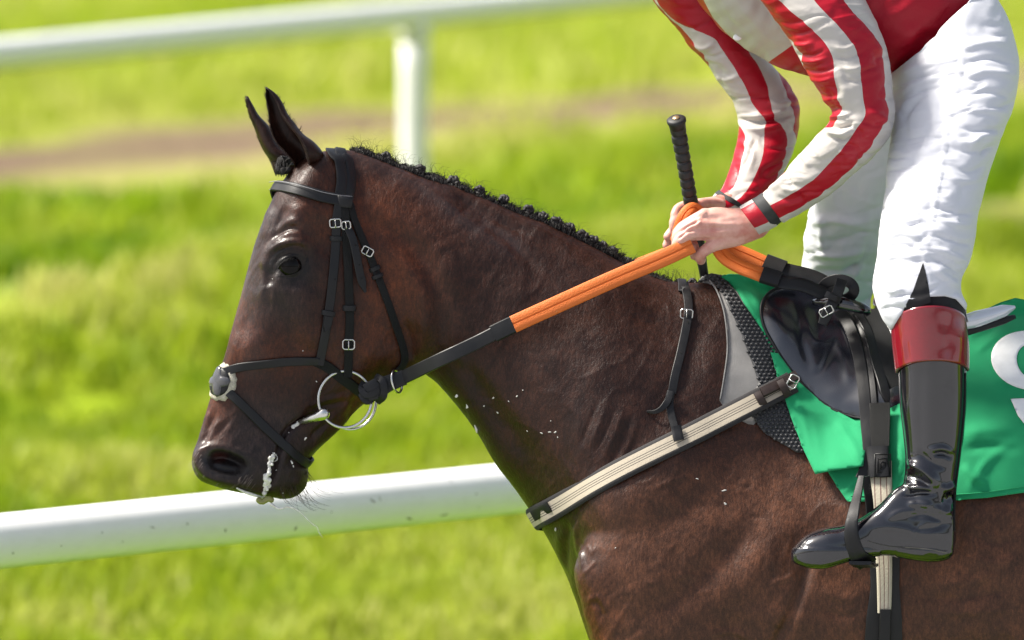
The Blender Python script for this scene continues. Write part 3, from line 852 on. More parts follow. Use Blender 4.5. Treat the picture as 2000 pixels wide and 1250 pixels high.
t.set(Base_Color=t.mix(n, (.56, .118, .012), (.70, .165, .020)), Roughness=.62, Normal=t.bump(ch.outputs['Distance'], .55, -.0012)); M_ORANGE = t.m
def cloth(name, col, rough=.75, weave=900, var=.12, sheen=.2, bump=.25):
    t = NT(name); c = t.coord(); n = t.noise(18, 5, .6, c); n2 = t.noise(weave, 2, .5, c); n3 = t.noise(60, 4, .6, c)
    t.set(Base_Color=t.mix(n, tuple(x * (1 - var) for x in col), tuple(min(1, x * (1 + var)) for x in col)), Roughness=rough, Sheen_Weight=sheen, Sheen_Roughness=.4)
    b = t.bump(n3, .12, .003); t.set(Normal=t.bump(n2, bump, .0006, b)); return t.m
M_GREEN = cloth('green_cotton', (.003, .275, .105), .85, 900, .12, .08); M_GREY = simple('grey_foam', (.20, .195, .19), .8, .12, 40, .3, 500, .001)
M_MESH = simple('dark_grip_rubber', (.030, .031, .034), .5, .3, 200, .2, 500, .001)
M_FLEECE = simple('cream_fleece', (.62, .58, .47), .95, .2, 120, 1.0, 420, .006)
M_WHITE = simple('white_print', (.84, .84, .84), .95, .05, 60, .2, 600, .0006)
M_BUCK = M_STEEL

# ---- surface paths
def depth_at(px, py, fallback=0.0):
    p, n = hit(px, py, BV)
    if p is None:
        q = P(px, py, fallback); loc, nor, i, d = BV.find_nearest(Vector(q)); return loc[1], np.array(nor)
    return p[1], n
def spath(pts, step=5, k=3, off=.0015, it=2):
    c = cat(np.array(pts, float), step=step)
    y, N = [], []
    for x, yy in c:
        d, n = depth_at(x, yy); y.append(d); N.append(n)
    y = sm(np.array(y)[:, None], k, it)[:, 0]; N = unit(sm(np.array(N), k + 1, it))
    Pp = np.array([P(x, yy, d) for (x, yy), d in zip(c, y)])
    return Pp + N * off, N
def npath(pts, off=.0015, n=24, k=1):
    """points given as (px, py, y): pulled onto the nearest horse surface"""
    c = cat(np.array([P(*p) for p in pts]), n=n); out, N = [], []
    for p in c:
        loc, nor, i, d = BV.find_nearest(Vector(p)); out.append(loc); N.append(nor)
    N = unit(sm(np.array(N), 2)); return sm(np.array(out), k) + N * off, N
def px2m(w): return w / 1118.0
def strap(name, pts, w, th, mat, parent, off=.0015, tail=None, head=None, step=5, k=3, taper=None, sharp=35):
    p, N = spath(pts, step, k, off)
    if tail is not None:
        p2, N2 = npath(tail, off); p, N = np.vstack([p, p2]), np.vstack([N, N2])
    if head is not None:
        p2, N2 = npath(head, off); p, N = np.vstack([p2, p]), np.vstack([N2, N])
    if tail is not None or head is not None:
        m = len(p); q = cat(p[::3], n=m); s = np.linspace(0, m - 1, m); p = q; N = unit(sm(N, 3, 2))
    wv = np.full(len(p), px2m(w))
    if taper: wv = wv * np.interp(np.linspace(0, 1, len(p)), *zip(*taper))
    V, F = ribbon(p, N, wv, th)
    return mk(name, V, F, mat, parent, sharp=sharp)
def buckle(px, py, ang, w, h, parent, off=.006, depth=None, r=.0013, lift=None):
    """rectangular frame buckle with a prong, ang = strap direction in the picture (deg, 0 = down)"""
    d = depth_at(px, py)[0] if depth is None else depth
    c = P(px, py, d - off); a = R(ang)
    u = np.array([math.cos(a), 0, math.sin(a)]); v = np.array([math.sin(a), 0, -math.cos(a)])
    hw, hh = px2m(w) / 2, px2m(h) / 2
    k = .35 * min(hw, hh)
    loop = [c + u * x + v * y for x, y in ((-hw + k, -hh), (hw - k, -hh), (hw, -hh + k), (hw, hh - k), (hw - k, hh), (-hw + k, hh), (-hw, hh - k), (-hw, -hh + k))]
    seq = np.array(loop + [loop[0]]); c2 = []
    for i in range(8): c2 += [seq[i], (seq[i] + seq[i + 1]) / 2]
    path = np.array(c2 + [c2[0]])
    t_, n_, b_ = frames(path, np.tile([0, -1.0, 0], (len(path), 1)))
    ar = np.linspace(0, 2 * math.pi, 8, endpoint=False)
    rings = [path[i] + r * (np.cos(ar)[:, None] * b_[i] + np.sin(ar)[:, None] * n_[i]) for i in range(len(path))]
    V, F = loft(rings[:-1] + [rings[0]], cap=False)
    pv = tube(np.array([c - v * hh * 1.0 + [0, -.001, 0], c + [0, -.0025, 0], c + v * hh * 1.05 + [0, -.002, 0]]), r * .8, 6)
    V, F = merge([(V, F), pv]); return mk('buckle', V, F, M_BUCK, parent)
def keeper(px, py, ang, w, h, parent, mat=None, th=.0035, off=.003, depth=None):
    """leather loop across a strap"""
    a = R(ang); u = np.array([math.cos(a), math.sin(a)])
    pts = [np.array([px, py]) + u * s for s in np.linspace(-w / 2, w / 2, 5)]
    d = depth_at(px, py)[0] if depth is None else depth
    path = np.array([P(x, y, d - off) for x, y in pts]); path = cat(path, n=7)
    path[:, 1] += np.array([.004, .0008, 0, 0, 0, .0008, .004])
    V, F = ribbon(path, np.tile([0, -1.0, 0], (7, 1)), px2m(h), th); return mk('keeper', V, F, mat or M_LEA, parent, sharp=40)
def ringm(c, u, v, ru, rv, r, n=48, seg=10):
    a = np.linspace(0, 2 * math.pi, n, endpoint=False)
    path = c + np.cos(a)[:, None] * u * ru + np.sin(a)[:, None] * v * rv
    t_ = unit(np.roll(path, -1, 0) - np.roll(path, 1, 0)); w_ = np.cross(u, v); b_ = np.cross(t_, w_)
    ar = np.linspace(0, 2 * math.pi, seg, endpoint=False)
    rings = [path[i] + r * (np.cos(ar)[:, None] * b_[i] + np.sin(ar)[:, None] * w_) for i in range(n)]
    return loft(rings + [rings[0]], cap=False)
def holes(pts, ang, parent, w=4.5, off=.0052):
    parts = []
    for x, y in pts:
        d, n = depth_at(x, y); c = P(x, y, d) + n * off
        u = unit(np.cross(n, [0, 0, 1.0])); v = np.cross(n, u); a = np.linspace(0, 2*math.pi, 8, endpoint=False)
        r = px2m(w) / 2; parts.append((np.vstack([c + r * (np.cos(q) * u + np.sin(q) * v) for q in a]), [tuple(range(8))]))
    V, F = merge(parts); o = mk('punched_holes', V, F, M_HOLE, parent, smooth=False); o['kind'] = 'stuff'; return o
M_HOLE = simple('hole_black', (.001, .001, .001), .9, .1, 10, 0)
X3, Z3 = np.array([1.0, 0, 0]), np.array([0, 0, 1.0])

# ================================================================== BRIDLE
bridle = empty('bridle', tuple(P(660, 300, 0)), 'black leather racing bridle with crossed noseband on the horse head', 'bridle')
strap('headpiece_strap', [(662, 388), (666, 360), (665, 334), (660, 312)], 23, .0030, M_LEA, bridle, .002, tail=[(658, 306, -.06), (650, 284, -.035), (646, 279, 0), (648, 282, .04), (656, 310, .07), (664, 360, .08)])
strap('headpiece_strap', [(679, 388), (684, 360), (683, 334), (678, 312)], 21, .0032, M_LEA, bridle, .002, tail=[(676, 306, -.06), (668, 286, -.035), (664, 281, 0), (666, 286, .04), (674, 310, .07), (682, 360, .08)])
bb = strap('browband', [(684, 394), (660, 391), (630, 385), (600, 376), (572, 369), (548, 366), (534, 368)], 23, .0045, M_LEA, bridle, .0035,
      tail=[(528, 370, -.02), (520, 376, .02), (521, 384, .05), (540, 392, .08), (580, 400, .1), (640, 400, .1)])
V, F = spath([(684, 394), (660, 391), (630, 385), (600, 376), (572, 369), (548, 366), (534, 368)], 5, 3, .0086)
st = [ribbon(V + np.array([0, 0, s]), F, .0012, .0008) for s in (.0065, -.0065)]
v_, f_ = merge(st); mk('stitching', v_, f_, simple('pale_thread', (.20, .20, .21), .7, .2, 300, 0), bb)
keeper(672, 394, 8, 28, 22, bridle, th=.004, off=.009)
# noseband cheek
strap('cheek_strap', [(661, 398), (657, 430), (656, 470), (652, 520), (646, 575), (638, 630), (629, 680), (623, 712)], 18, .0034, M_LEA, bridle, .002)
holes([(660, 455), (659, 478), (657, 501), (656, 523), (653, 545), (649, 567), (646, 590)], 0, bridle)
buckle(655, 436, 4, 22, 16, bridle, .0075); keeper(657, 466, 2, 21, 10, bridle, off=.0055); keeper(641, 612, 10, 22, 11, bridle, off=.0055)
strap('strap_end', [(641, 618), (638, 632), (634, 648)], 17, .003, M_LEA, bridle, .0055, taper=[(0, 1), (.6, 1), (1, .15)])
# bit cheekpiece
strap('cheekpiece', [(670, 398), (675, 440), (678, 500), (681, 560), (683, 620), (681, 670), (679, 735)], 17, .0036, M_WEB, bridle, .0025)
buckle(681, 673, -1, 23, 19, bridle, .008); keeper(682, 602, 0, 20, 12, bridle, off=.006); buckle(676, 440, 6, 17, 15, bridle, .0085)
# loose strap end that stands off the cheek
d0 = depth_at(690, 500)[0]
lp = cat([P(677, 442, d0 - .006), P(688, 466, d0 - .011), P(696, 500, d0 - .013), P(704, 540, d0 - .011), P(713, 571, d0 - .008)], n=22)
V, F = ribbon(lp, np.tile([.35, -1.0, 0], (22, 1)), px2m(16) * np.interp(np.linspace(0, 1, 22), [0, .1, .85, 1], [.8, 1, 1.05, .3]), .003); mk('strap_end', V, F, M_LEA, bridle, sharp=35)
holes([(693, 478), (701, 518), (706, 545)], 0, bridle, 3.5, .0165)
# throatlatch
strap('throatlatch', [(682, 398), (690, 428), (706, 466), (722, 502), (740, 548), (757, 592), (772, 636), (785, 676), (789, 698), (783, 720)], 15, .0034, M_WEB, bridle, .0025, tail=[(775, 738, -.05), (762, 756, -.02), (755, 760, .02), (770, 740, .06)])
buckle(718, 491, -28, 22, 15, bridle, .0075); keeper(732, 525, -24, 17, 9, bridle, off=.0055); keeper(737, 540, -22, 17, 8, bridle, off=.0055)
# crossed noseband
strap('noseband_upper', [(440, 727), (470, 717), (510, 711), (560, 706), (612, 704), (622, 706)], 17, .0042, M_LEA, bridle, .002)
strap('noseband_upper', [(616, 704), (640, 716), (668, 738), (695, 758), (716, 774)], 21, .0036, M_WEB, bridle, .0015, tail=[(724, 784, -.06), (735, 786, -.02), (720, 790, .03)])
strap('noseband_lower', [(424, 744), (450, 768), (485, 803), (520, 838), (552, 868), (580, 893), (596, 905)], 18, .0044, M_LEA, bridle, .002, tail=[(601, 906, -.03), (606, 900, 0), (600, 890, .04)])
# nose pad: fleece under a moulded disc
pc, pn = npath([(424, 742, -.055)], 0, 2)
pc, pn = hit(431, 746, BV)
tdir = unit(P(421, 780, 0) - P(436, 710, 0)); pn = unit(pn - tdir * (pn @ tdir)); sdir_ = np.cross(pn, tdir)
def pad(rx, ry, off, th, name, mat, par, bulge=0.0, cx=0, cy=0, ragged=0, lobe=0):
    n1, n2 = 10, 36; parts = []
    Vt, Vb = [], []
    for i in range(n1 + 1):
        rr = i / n1
        for j in range(n2):
            a = 2 * math.pi * j / n2
            rg = 1 + ragged * math.sin(7 * a + 1) * .5 + ragged * math.sin(13 * a) + lobe * math.cos(4 * a + .8)
            q = pc + sdir_ * (rx * rr * rg * math.cos(a) + cx) + tdir * (ry * rr * rg * math.sin(a) + cy)
            loc, nor, ix, dd = BV.find_nearest(Vector(q)); nor = np.array(nor); loc = np.array(loc)
            Vt.append(loc + nor * (off + th * math.sqrt(max(0, 1 - rr ** 4)) + bulge * (1 - rr * rr)))
            Vb.append(loc + nor * (off - .001))
    m = len(Vt); F = []
    for i in range(n1):
        for j in range(n2):
            k = (j + 1) % n2; F += [(i*n2+j, (i+1)*n2+j, (i+1)*n2+k, i*n2+k)]
    for j in range(n2):
        k = (j + 1) % n2; F += [(n1*n2+j, m+n1*n2+j, m+n1*n2+k, n1*n2+k)]
    return mk(name, np.vstack([Vt, Vb]), F, mat, par)
npd = pad(.036, .034, .0005, .007, 'fleece_pad', M_FLEECE, bridle, 0, ragged=.05)
pad(.023, .026, .0068, .0026, 'nose_disc', M_LEA, bridle, .0012)
M_GLOSS = leather('glossy_moulded_leather', (.05, .05, .055), .16, .6)
pad(.019, .021, .0092, .003, 'disc_boss', M_GLOSS, bridle, .001, lobe=.32)
# bit ring, mouthpiece, curb piece
YB = min(depth_at(674 + 53 * math.cos(q), 780 + 56 * math.sin(q))[0] for q in np.linspace(R(150), R(330), 14)) - .006
bit = empty('bit', tuple(P(640, 806, YB)), 'steel loose ring bit in the horse mouth', 'bit')
uR, vR = unit(np.array([1, .10, 0])), unit(np.array([0, -.08, -1.0]))
V, F = ringm(P(674, 780, YB + .002), uR, vR, px2m(53), px2m(56), .0027); mk('bit_ring', V, F, M_STEEL, bit)
mp = cat([P(585, 824, YB + .020), P(602, 819, YB + .008), P(618, 814, YB), P(630, 809, YB - .004), P(637, 805, YB - .004), P(642, 802, YB - .003)], n=24)
V, F = tube(mp, np.interp(np.linspace(0, 1, 24), [0, .3, .6, .85, .95, 1], [.0058, .0065, .0085, .0115, .009, .003]), 18); mk('mouthpiece', V, F, M_STEEL, bit)
V, F = ringm(P(684, 784, .07), uR, vR, px2m(52), px2m(56), .0027); mk('bit_ring', V, F, M_STEEL, bit)

# ================================================================== REINS
def rein_y(px, py, lin, margin=.008):
    p, n = hit(px, py, BV)
    return lin if p is None else min(lin, p[1] - margin)
def free_path(pts, n, margin=.008, smk=2):
    c = cat(np.array(pts, float), n=n)
    y = np.array([rein_y(a, b, d, margin) for a, b, d in c])
    y = sm(y[:, None], smk, 2)[:, 0]
    return np.array([P(a, b, d) for (a, b, _), d in zip(c, y)])
reins = empty('reins', tuple(P(1000, 635, -.15)), 'leather reins with orange rubber grips held in the rider hands', 'reins')
NR = [(728, 762, YB - .004), (780, 741, YB - .006), (860, 703, -.14), (930, 670, -.145), (990, 640, -.15), (1100, 590, -.15), (1200, 545, -.145), (1290, 507, -.135), (1352, 478, -.125)]
pth = free_path(NR, 130)
tt, nn, bb_ = frames(pth, np.tile([.12, -1.0, .25], (130, 1)))
prp = proj(pth)[:, 0]
a_ = prp < 985; b__ = prp > 968
V, F = ribbon(pth[a_], nn[a_], px2m(27), .0045); mk('rein_strap', V, F, M_LEA, reins, sharp=35)
m_ = (prp > 962) & (prp < 1004)
V, F = ribbon(pth[m_] + nn[m_] * -.001, nn[m_], px2m(34), .009); mk('rein_cuff', V, F, M_LEA, reins, sharp=35)
o_ = prp > 998
def grip(path, nrm, w=34, th=.0085, name='rubber_grip'):
    """webbed rubber sleeve: rounded section with a stitched groove"""
    t_, n_, b_ = frames(path, nrm)
    prof = np.array([(-.5, .15), (-.5, .75), (-.44, .95), (-.2, 1.0), (-.06, .98), (-.03, .80), (.03, .80), (.06, .98), (.2, 1.0), (.44, .95), (.5, .75), (.5, .15), (.4, 0), (-.4, 0)])
    rings = [path[i] + prof[:, :1] * px2m(w) * b_[i] + prof[:, 1:] * th * n_[i] for i in range(len(path))]
    V, F = loft(rings); return mk(name, V, F, M_ORANGE, reins, sharp=50)
grip(pth[o_], nn[o_])
# billet loop on the ring and stop ring
V, F = ribbon(free_path([(716, 768, YB - .008), (734, 760, YB - .012), (752, 752, YB - .011), (790, 737, YB - .011)], 24, .006), np.tile([.1, -1, .2], (24, 1)), px2m(34) * np.interp(np.linspace(0, 1, 24), [0, .3, .6, 1], [1.05, 1.2, .95, .9]), .006); mk('rein_billet', V, F, M_LEA, reins, sharp=40)
lpth = cat([P(710, 748, YB + .002), P(706, 760, YB - .008), P(714, 771, YB - .014), P(728, 770, YB - .016), P(742, 762, YB - .016)], n=20)
V, F = ribbon(lpth, np.tile([0, -1.0, 0], (20, 1)), px2m(13), .004); mk('rein_loop', V, F, M_LEA, reins, sharp=40)
lpth = cat([P(736, 737, YB - .006), P(746, 744, YB - .018), P(750, 760, YB - .021), P(748, 774, YB - .018), P(738, 783, YB - .006)], n=20)
V, F = ribbon(lpth, np.tile([0.15, -1.0, 0], (20, 1)), px2m(15), .005); mk('rein_keeper', V, F, M_LEA, reins, sharp=40)
V, F = ribbon(cat([P(706, 770, YB), P(712, 780, YB - .006), P(722, 783, YB - .006), P(728, 776, YB)], n=12), np.tile([0, -1.0, 0], (12, 1)), px2m(14), .004); mk('noseband_keeper', V, F, M_LEA, bridle, sharp=40)
V, F = ringm(P(775, 745, YB - .008), unit(np.array([.45, 1.0, 0])), unit(np.array([.18, 0, -1.0])), .020, px2m(23), .0022); mk('rein_stop_ring', V, F, M_STEEL, reins)
# far rein
fr = np.array([P(*p) for p in [(684, 784, .09), (860, 690, .13), (1000, 618, .14), (1180, 545, .13), (1262, 512, .09), (1335, 484, .03)]]); fr = cat(fr, n=90)
fpx = proj(fr)[:, 0]; nf = np.tile([.1, -1, .2], (90, 1))
V, F = ribbon(fr[fpx < 1000], nf[fpx < 1000], px2m(27), .0045); mk('rein_strap', V, F, M_LEA, reins, sharp=35)
grip(fr[fpx >= 995], nf[fpx >= 995], 26)
# loop above the hand beside the whip, then the trailing ends behind the hand
lo = cat([P(1322, 470, -.06), P(1330, 440, -.075), P(1340, 418, -.078), P(1353, 408, -.07), P(1366, 414, -.06), P(1374, 440, -.05)], n=30)
grip(lo, np.tile([-.35, -1, .1], (30, 1)), 24, .008)
e1 = cat([P(1395, 470, -.07), P(1412, 500, -.075), P(1440, 520, -.08), P(1470, 532, -.085), P(1500, 543, -.09)], n=34)
grip(e1, np.tile([.1, -1, .55], (34, 1)), 30)
e2 = cat([P(1405, 468, -.03), P(1430, 488, -.035), P(1462, 502, -.04), P(1502, 520, -.045)], n=30)
grip(e2, np.tile([.1, -1, .55], (30, 1)), 30)
V, F = ribbon(cat([P(1496, 541, -.093), P(1530, 552, -.098), P(1570, 558, -.10), P(1606, 574, -.10), P(1630, 588, -.10)], n=30), np.tile([.1, -1, .5], (30, 1)), px2m(28), .004); mk('rein_strap', V, F, M_LEA, reins, sharp=35)
V, F = ribbon(cat([P(1496, 517, -.047), P(1530, 526, -.055), P(1580, 538, -.06), P(1612, 552, -.066), P(1640, 572, -.07)], n=30), np.tile([.1, -1, .5], (30, 1)), px2m(27), .004); mk('rein_strap', V, F, M_LEA, reins, sharp=35)
for a, b in (((1488, 538, -.090), (1524, 549, -.096)), ((1494, 514, -.044), (1532, 528, -.053))):
    V, F = ribbon(cat([P(*a), P(*b)], n=8), np.tile([.1, -1, .5], (8, 1)), px2m(34), .011); mk('rein_cuff', V, F, M_LEA, reins, sharp=35)
# knot: a curl of strap with a hanging buckled end
a = np.linspace(R(200), R(-175), 40)
kn = np.array([P(1637 + 31 * math.cos(q), 566 - 20 * math.sin(q), -.105 - .02 * math.cos(q)) for q in a]); kr = kn - P(1637, 566, -.105)
V, F = ribbon(kn, unit(kr * np.array([1, .2, 1]) + np.array([0, -.35, 0])), px2m(21), .004); mk('rein_knot', V, F, M_LEA, reins, sharp=35)
hp = cat([P(1644, 548, -.130), P(1638, 566, -.140), P(1628, 588, -.142), P(1617, 608, -.146), P(1606, 634, -.15)], n=26)
V, F = ribbon(hp, np.tile([0, -1.0, .15], (26, 1)), px2m(22) * np.interp(np.linspace(0, 1, 26), [0, .85, 1], [1, 1, .8]), .005); mk('rein_end', V, F, M_LEA, reins, sharp=35)
buckle(1614, 608, 28, 27, 15, reins, 0, depth=-.158); keeper(1627, 581, 28, 28, 13, reins, off=0, depth=-.15)

# ================================================================== PADS, SADDLE CLOTH, SADDLE
def sheet_obj(name, mat, parent, thick, mirror=False, **kw):
    V, F, v2 = sheet(thick=thick, **kw)
    # keep the winding facing the camera
    f = F[0]; nrm = np.cross(V[f[1]] - V[f[0]], V[f[2]] - V[f[0]])
    if nrm[1] > 0: F = [q[::-1] for q in F]
    if mirror:
        W = V * np.array([1, -1, 1]); n = len(V); F = list(F) + [tuple(i + n for i in q[::-1]) for q in F]; V = np.vstack([V, W])
    o = mk(name, V, F, mat, parent)
    m = o.modifiers.new('thickness', 'SOLIDIFY'); m.thickness = thick; m.offset = -1
    return o, V, F, v2

gp = empty('foam_pad', tuple(P(1420, 700, -.2)), 'grey foam pad against the shoulder in front of the saddle', 'pad')
sheet_obj('pad_sheet', M_GREY, gp, .004, True, outline=[(1372, 552), (1390, 556), (1404, 580), (1414, 612), (1420, 650), (1421, 690), (1415, 735), (1406, 782), (1425, 812), (1470, 832), (1500, 800), (1520, 700), (1480, 640), (1440, 570), (1410, 545), (1385, 542)], off=.003)
def pad_edge(pts, off, r, mat, par, name='edge_binding'):
    p, N = spath(pts, 5, 2, off); V, F = tube(p, r, 8); return mk(name, V, F, mat, par)
pad_edge([(1386, 552), (1400, 572), (1412, 606), (1419, 650), (1420, 690), (1414, 735), (1406, 784)], .004, .0016, simple('grey_binding', (.12, .12, .12), .7), gp)

ng = empty('grip_pad', tuple(P(1480, 700, -.2)), 'black knobbly non-slip pad between grey pad and green cloth', 'pad')
MO = [(1362, 552), (1372, 540), (1390, 534), (1410, 538), (1428, 556), (1450, 590), (1478, 630), (1506, 668), (1530, 700), (1545, 760), (1562, 830), (1580, 884), (1556, 884), (1530, 868), (1504, 852), (1486, 838), (1470, 812), (1462, 785), (1482, 748), (1474, 722), (1462, 690), (1448, 652), (1430, 612), (1412, 578), (1396, 554), (1380, 548)]
o, V, F, v2 = sheet_obj('grip_sheet', M_MESH, ng, .003, True, outline=MO, off=.007)
bvM = BVHTree.FromPolygons([tuple(v) for v in V], [tuple(f) for f in F])
parts = []; kb = ball((0, 0, 0), 1.0, 6, 4)
for j, yy in enumerate(np.arange(532, 890, 7.4)):
    for xx in np.arange(1355, 1590, 9.2):
        q = np.array([[xx + (4.6 if j % 2 else 0) + (yy - 532) * .12, yy]])
        if inside(q, MO)[0]:
            p, nrm = hit(q[0][0], q[0][1], bvM)
            if p is not None: parts.append((kb[0] * np.array([.0036, .0030, .0028]) + p + nrm * .0010, kb[1]))
V, F = merge(parts); ko = mk('knobs', V, F, M_MESH, ng); ko['kind'] = 'stuff'
CLOTH = [(1408, 540), (1425, 536), (1460, 537), (1520, 549), (1600, 575), (1700, 615), (1800, 632), (1884, 628), (1925, 606), (1955, 592), (1985, 583), (2010, 588), (2060, 600), (2250, 604), (2250, 940), (2140, 950), (2000, 962), (1930, 972), (1868, 977), (1760, 981), (1655, 979), (1638, 955), (1622, 930), (1590, 880), (1560, 815), (1536, 750), (1512, 690), (1484, 640), (1455, 596), (1432, 562)]
CF = [([(1905, 640), (1960, 610), (1985, 592)], 8, .010), ([(1890, 668), (1930, 650), (1970, 615)], 7, -.006), ([(1905, 690), (1935, 665), (1960, 640)], 6, .005), ([(1880, 850), (1920, 838), (1990, 836)], 14, .006), ([(1880, 880), (1930, 872), (2000, 880)], 9, -.005),
      ([(1880, 905), (1900, 930), (1930, 945)], 9, .006), ([(1890, 960), (1930, 900), (1990, 860)], 9, .004), ([(1440, 545), (1470, 575), (1490, 610)], 6, .007), ([(1460, 545), (1490, 570), (1500, 600)], 5, -.005), ([(1480, 548), (1510, 560), (1530, 580)], 5, .006), ([(1432, 556), (1465, 600), (1500, 660)], 5, .004),
      ([(1640, 965), (1670, 940), (1690, 900)], 6, .005), ([(1890, 740), (1930, 760), (1980, 740)], 20, .004), ([(1750, 940), (1760, 900), (1755, 860)], 5, .004)]
gc = empty('saddle_cloth', tuple(P(1800, 800, -.28)), 'green cotton number cloth with a white figure under the saddle', 'saddle cloth')
o, V, F, v2 = sheet_obj('cloth', M_GREEN, gc, .0018, True, outline=CLOTH, off=.012, spacing=6, extra=lambda q: stroke_field(q, CF) + (vnoise(q[:, 0], q[:, 1], 45, 8) - .5) * .005 + .006 * smooth01((q[:, 1] - 900) / 80))
ncl = len(V) // 2; bvC = BVHTree.FromPolygons([tuple(v) for v in V[:ncl]], [tuple(f) for f in F if max(f) < ncl])
FLAP = [(1505, 688), (1520, 690), (1560, 745), (1610, 790), (1660, 816), (1686, 830), (1690, 880), (1686, 910), (1655, 915), (1620, 920), (1592, 926), (1570, 880), (1545, 815), (1525, 755)]
fx = lambda q: .004 + .026 * smooth01((q[:, 1] - 830) / 95) * smooth01((q[:, 0] - 1560) / 80) + stroke_field(q, [([(1630, 820), (1660, 860), (1684, 905)], 9, .006), ([(1560, 770), (1590, 840), (1600, 920)], 14, .004), ([(1520, 715), (1560, 790), (1590, 900)], 6, .003)])
sheet_obj('folded_corner', M_GREEN, gc, .0018, False, outline=FLAP, off=.014, spacing=6, extra=fx)
# hem stitching
for hp_ in ([(1660, 968), (1760, 970), (1868, 966), (1930, 961), (2000, 951), (2080, 944)],):
    c2 = cat(hp_, step=6); L = []
    for a, b in c2:
        p, nrm = hit(a, b, bvC); L.append(p + nrm * .0006 if p is not None else None)
    L = np.array([p for p in L if p is not None]); V_, F_ = tube(sm(L, 1), .0011, 6); mk('hem', V_, F_, M_GREEN, gc)
# the white figure
def ell(cx, cy, rx, ry, sl=0.0, n=44): return [(cx + rx * math.cos(a) + sl * ry * math.sin(a), cy - ry * math.sin(a)) for a in np.linspace(0, 2 * math.pi, n, endpoint=False)]
V, F, v2 = sheet(outline=ell(2012, 704, 76, 58, -.12), holes_=[ell(2016, 706, 30, 34, -.12)], spacing=6, off=.0022, smooth=1, bvh=bvC)
tl = [(1974, 779), (1998, 778), (2010, 778), (2024, 792), (2044, 790), (2056, 770), (2060, 735), (2090, 700), (2092, 740), (2086, 790), (2066, 826), (2036, 838), (2006, 834), (1988, 812)]
V2, F2, _ = sheet(outline=tl, spacing=6, off=.0022, smooth=1, bvh=bvC)
V, F = merge([(V, F), (V2 + np.array([0, -.0006, 0]), F2)])
o = mk('figure_nine', V, F, M_WHITE, gc); m = o.modifiers.new('thickness', 'SOLIDIFY'); m.thickness = .0008; m.offset = 0

# ---- saddle
saddle = empty('saddle', tuple(P(1620, 640, -.1)), 'small black patent racing saddle with stirrup leather', 'saddle')
SF = [(1484, 606), (1487, 588), (1498, 572), (1516, 562), (1545, 558), (1580, 560), (1620, 574), (1660, 590), (1700, 606), (1735, 632), (1760, 668), (1770, 720), (1770, 770), (1756, 797), (1720, 814), (1680, 819), (1645, 810), (1606, 790), (1570, 757), (1535, 715), (1508, 674), (1490, 638)]
def flap_extra(q):
    e = stroke_field(q, [([(1545, 575), (1560, 620), (1570, 680), (1585, 735)], 8, -.010), ([(1520, 580), (1515, 620), (1540, 680)], 24, .016), ([(1600, 690), (1620, 740), (1650, 780)], 30, .010),
         ([(1640, 640), (1605, 720), (1582, 735)], 6, -.007), ([(1590, 590), (1600, 640), (1612, 650)], 16, -.016), ([(1575, 610), (1585, 650), (1600, 668), (1628, 660), (1636, 640)], 5, .006), ([(1630, 650), (1650, 700), (1660, 760)], 10, .008)])
    ed = seg_dist(q, np.vstack([SF, SF[:1]])); return .25 * e * smooth01(ed / 14) + .004 * smooth01(ed / 40)
o, V, F, v2 = sheet_obj('saddle_flap', M_FLAP, saddle, .004, True, outline=SF, off=.024, spacing=5, smooth=90, extra=flap_extra)
nfl = len(V) // 2; bvS = BVHTree.FromPolygons([tuple(v) for v in V[:nfl]], [tuple(f) for f in F if max(f) < nfl])
bd = np.array([(hit(a, b, bvS)[0] if hit(a, b, bvS)[0] is not None else P(a, b, -.25)) for a, b in cat([(1545, 560), (1516, 563), (1499, 574), (1488, 590), (1486, 608), (1492, 638), (1510, 672), (1537, 713), (1572, 755), (1607, 788), (1646, 808), (1680, 817), (1720, 812), (1754, 796)], step=6)])
V, F = tube(sm(bd, 2) + [0, -.001, 0], .0028, 8); mk('flap_binding', V, F, M_LEA, saddle)
# seat and tree (mostly behind the leg), pommel point, rear cantle plate
seat = leg([(1670, 1715, 604, .02, 0), (1660, 1780, 628, .06, 0), (1650, 1880, 655, .10, 0), (1640, 1920, 690, .12, 0)], 0)
V, F = seat; mk('seat', V, F, M_WEB, saddle)
V, F = merge([tube(cat([P(1590, 590, -.10), P(1640, 592, -.13), P(1690, 605, -.135), P(1692, 612, -.12)], n=16), [.006 + .006 * math.sin(i / 15 * math.pi) for i in range(16)], 12)]); mk('pommel_point', V, F, M_PATENT, saddle)
M_SILV = NT('silver_patent').set(Base_Color=(.62, .64, .70), Roughness=.16, Coat_Weight=.8, Metallic=.3)
cpth = cat([P(1870, 634, -.17), P(1905, 624, -.165), P(1945, 612, -.15), P(1982, 600, -.13)], n=20)
V, F = tube(cpth, np.interp(np.linspace(0, 1, 20), [0, .3, .8, 1], [.012, .015, .011, .003]), 16, ratio=.8); mk('cantle_panel', V, F, M_SILV, saddle)
V, F = tube(cpth + np.array([0, .004, -.017]), np.interp(np.linspace(0, 1, 20), [0, .8, 1], [.008, .007, .004]), 12); mk('cantle_edge', V, F, M_LEA, saddle)
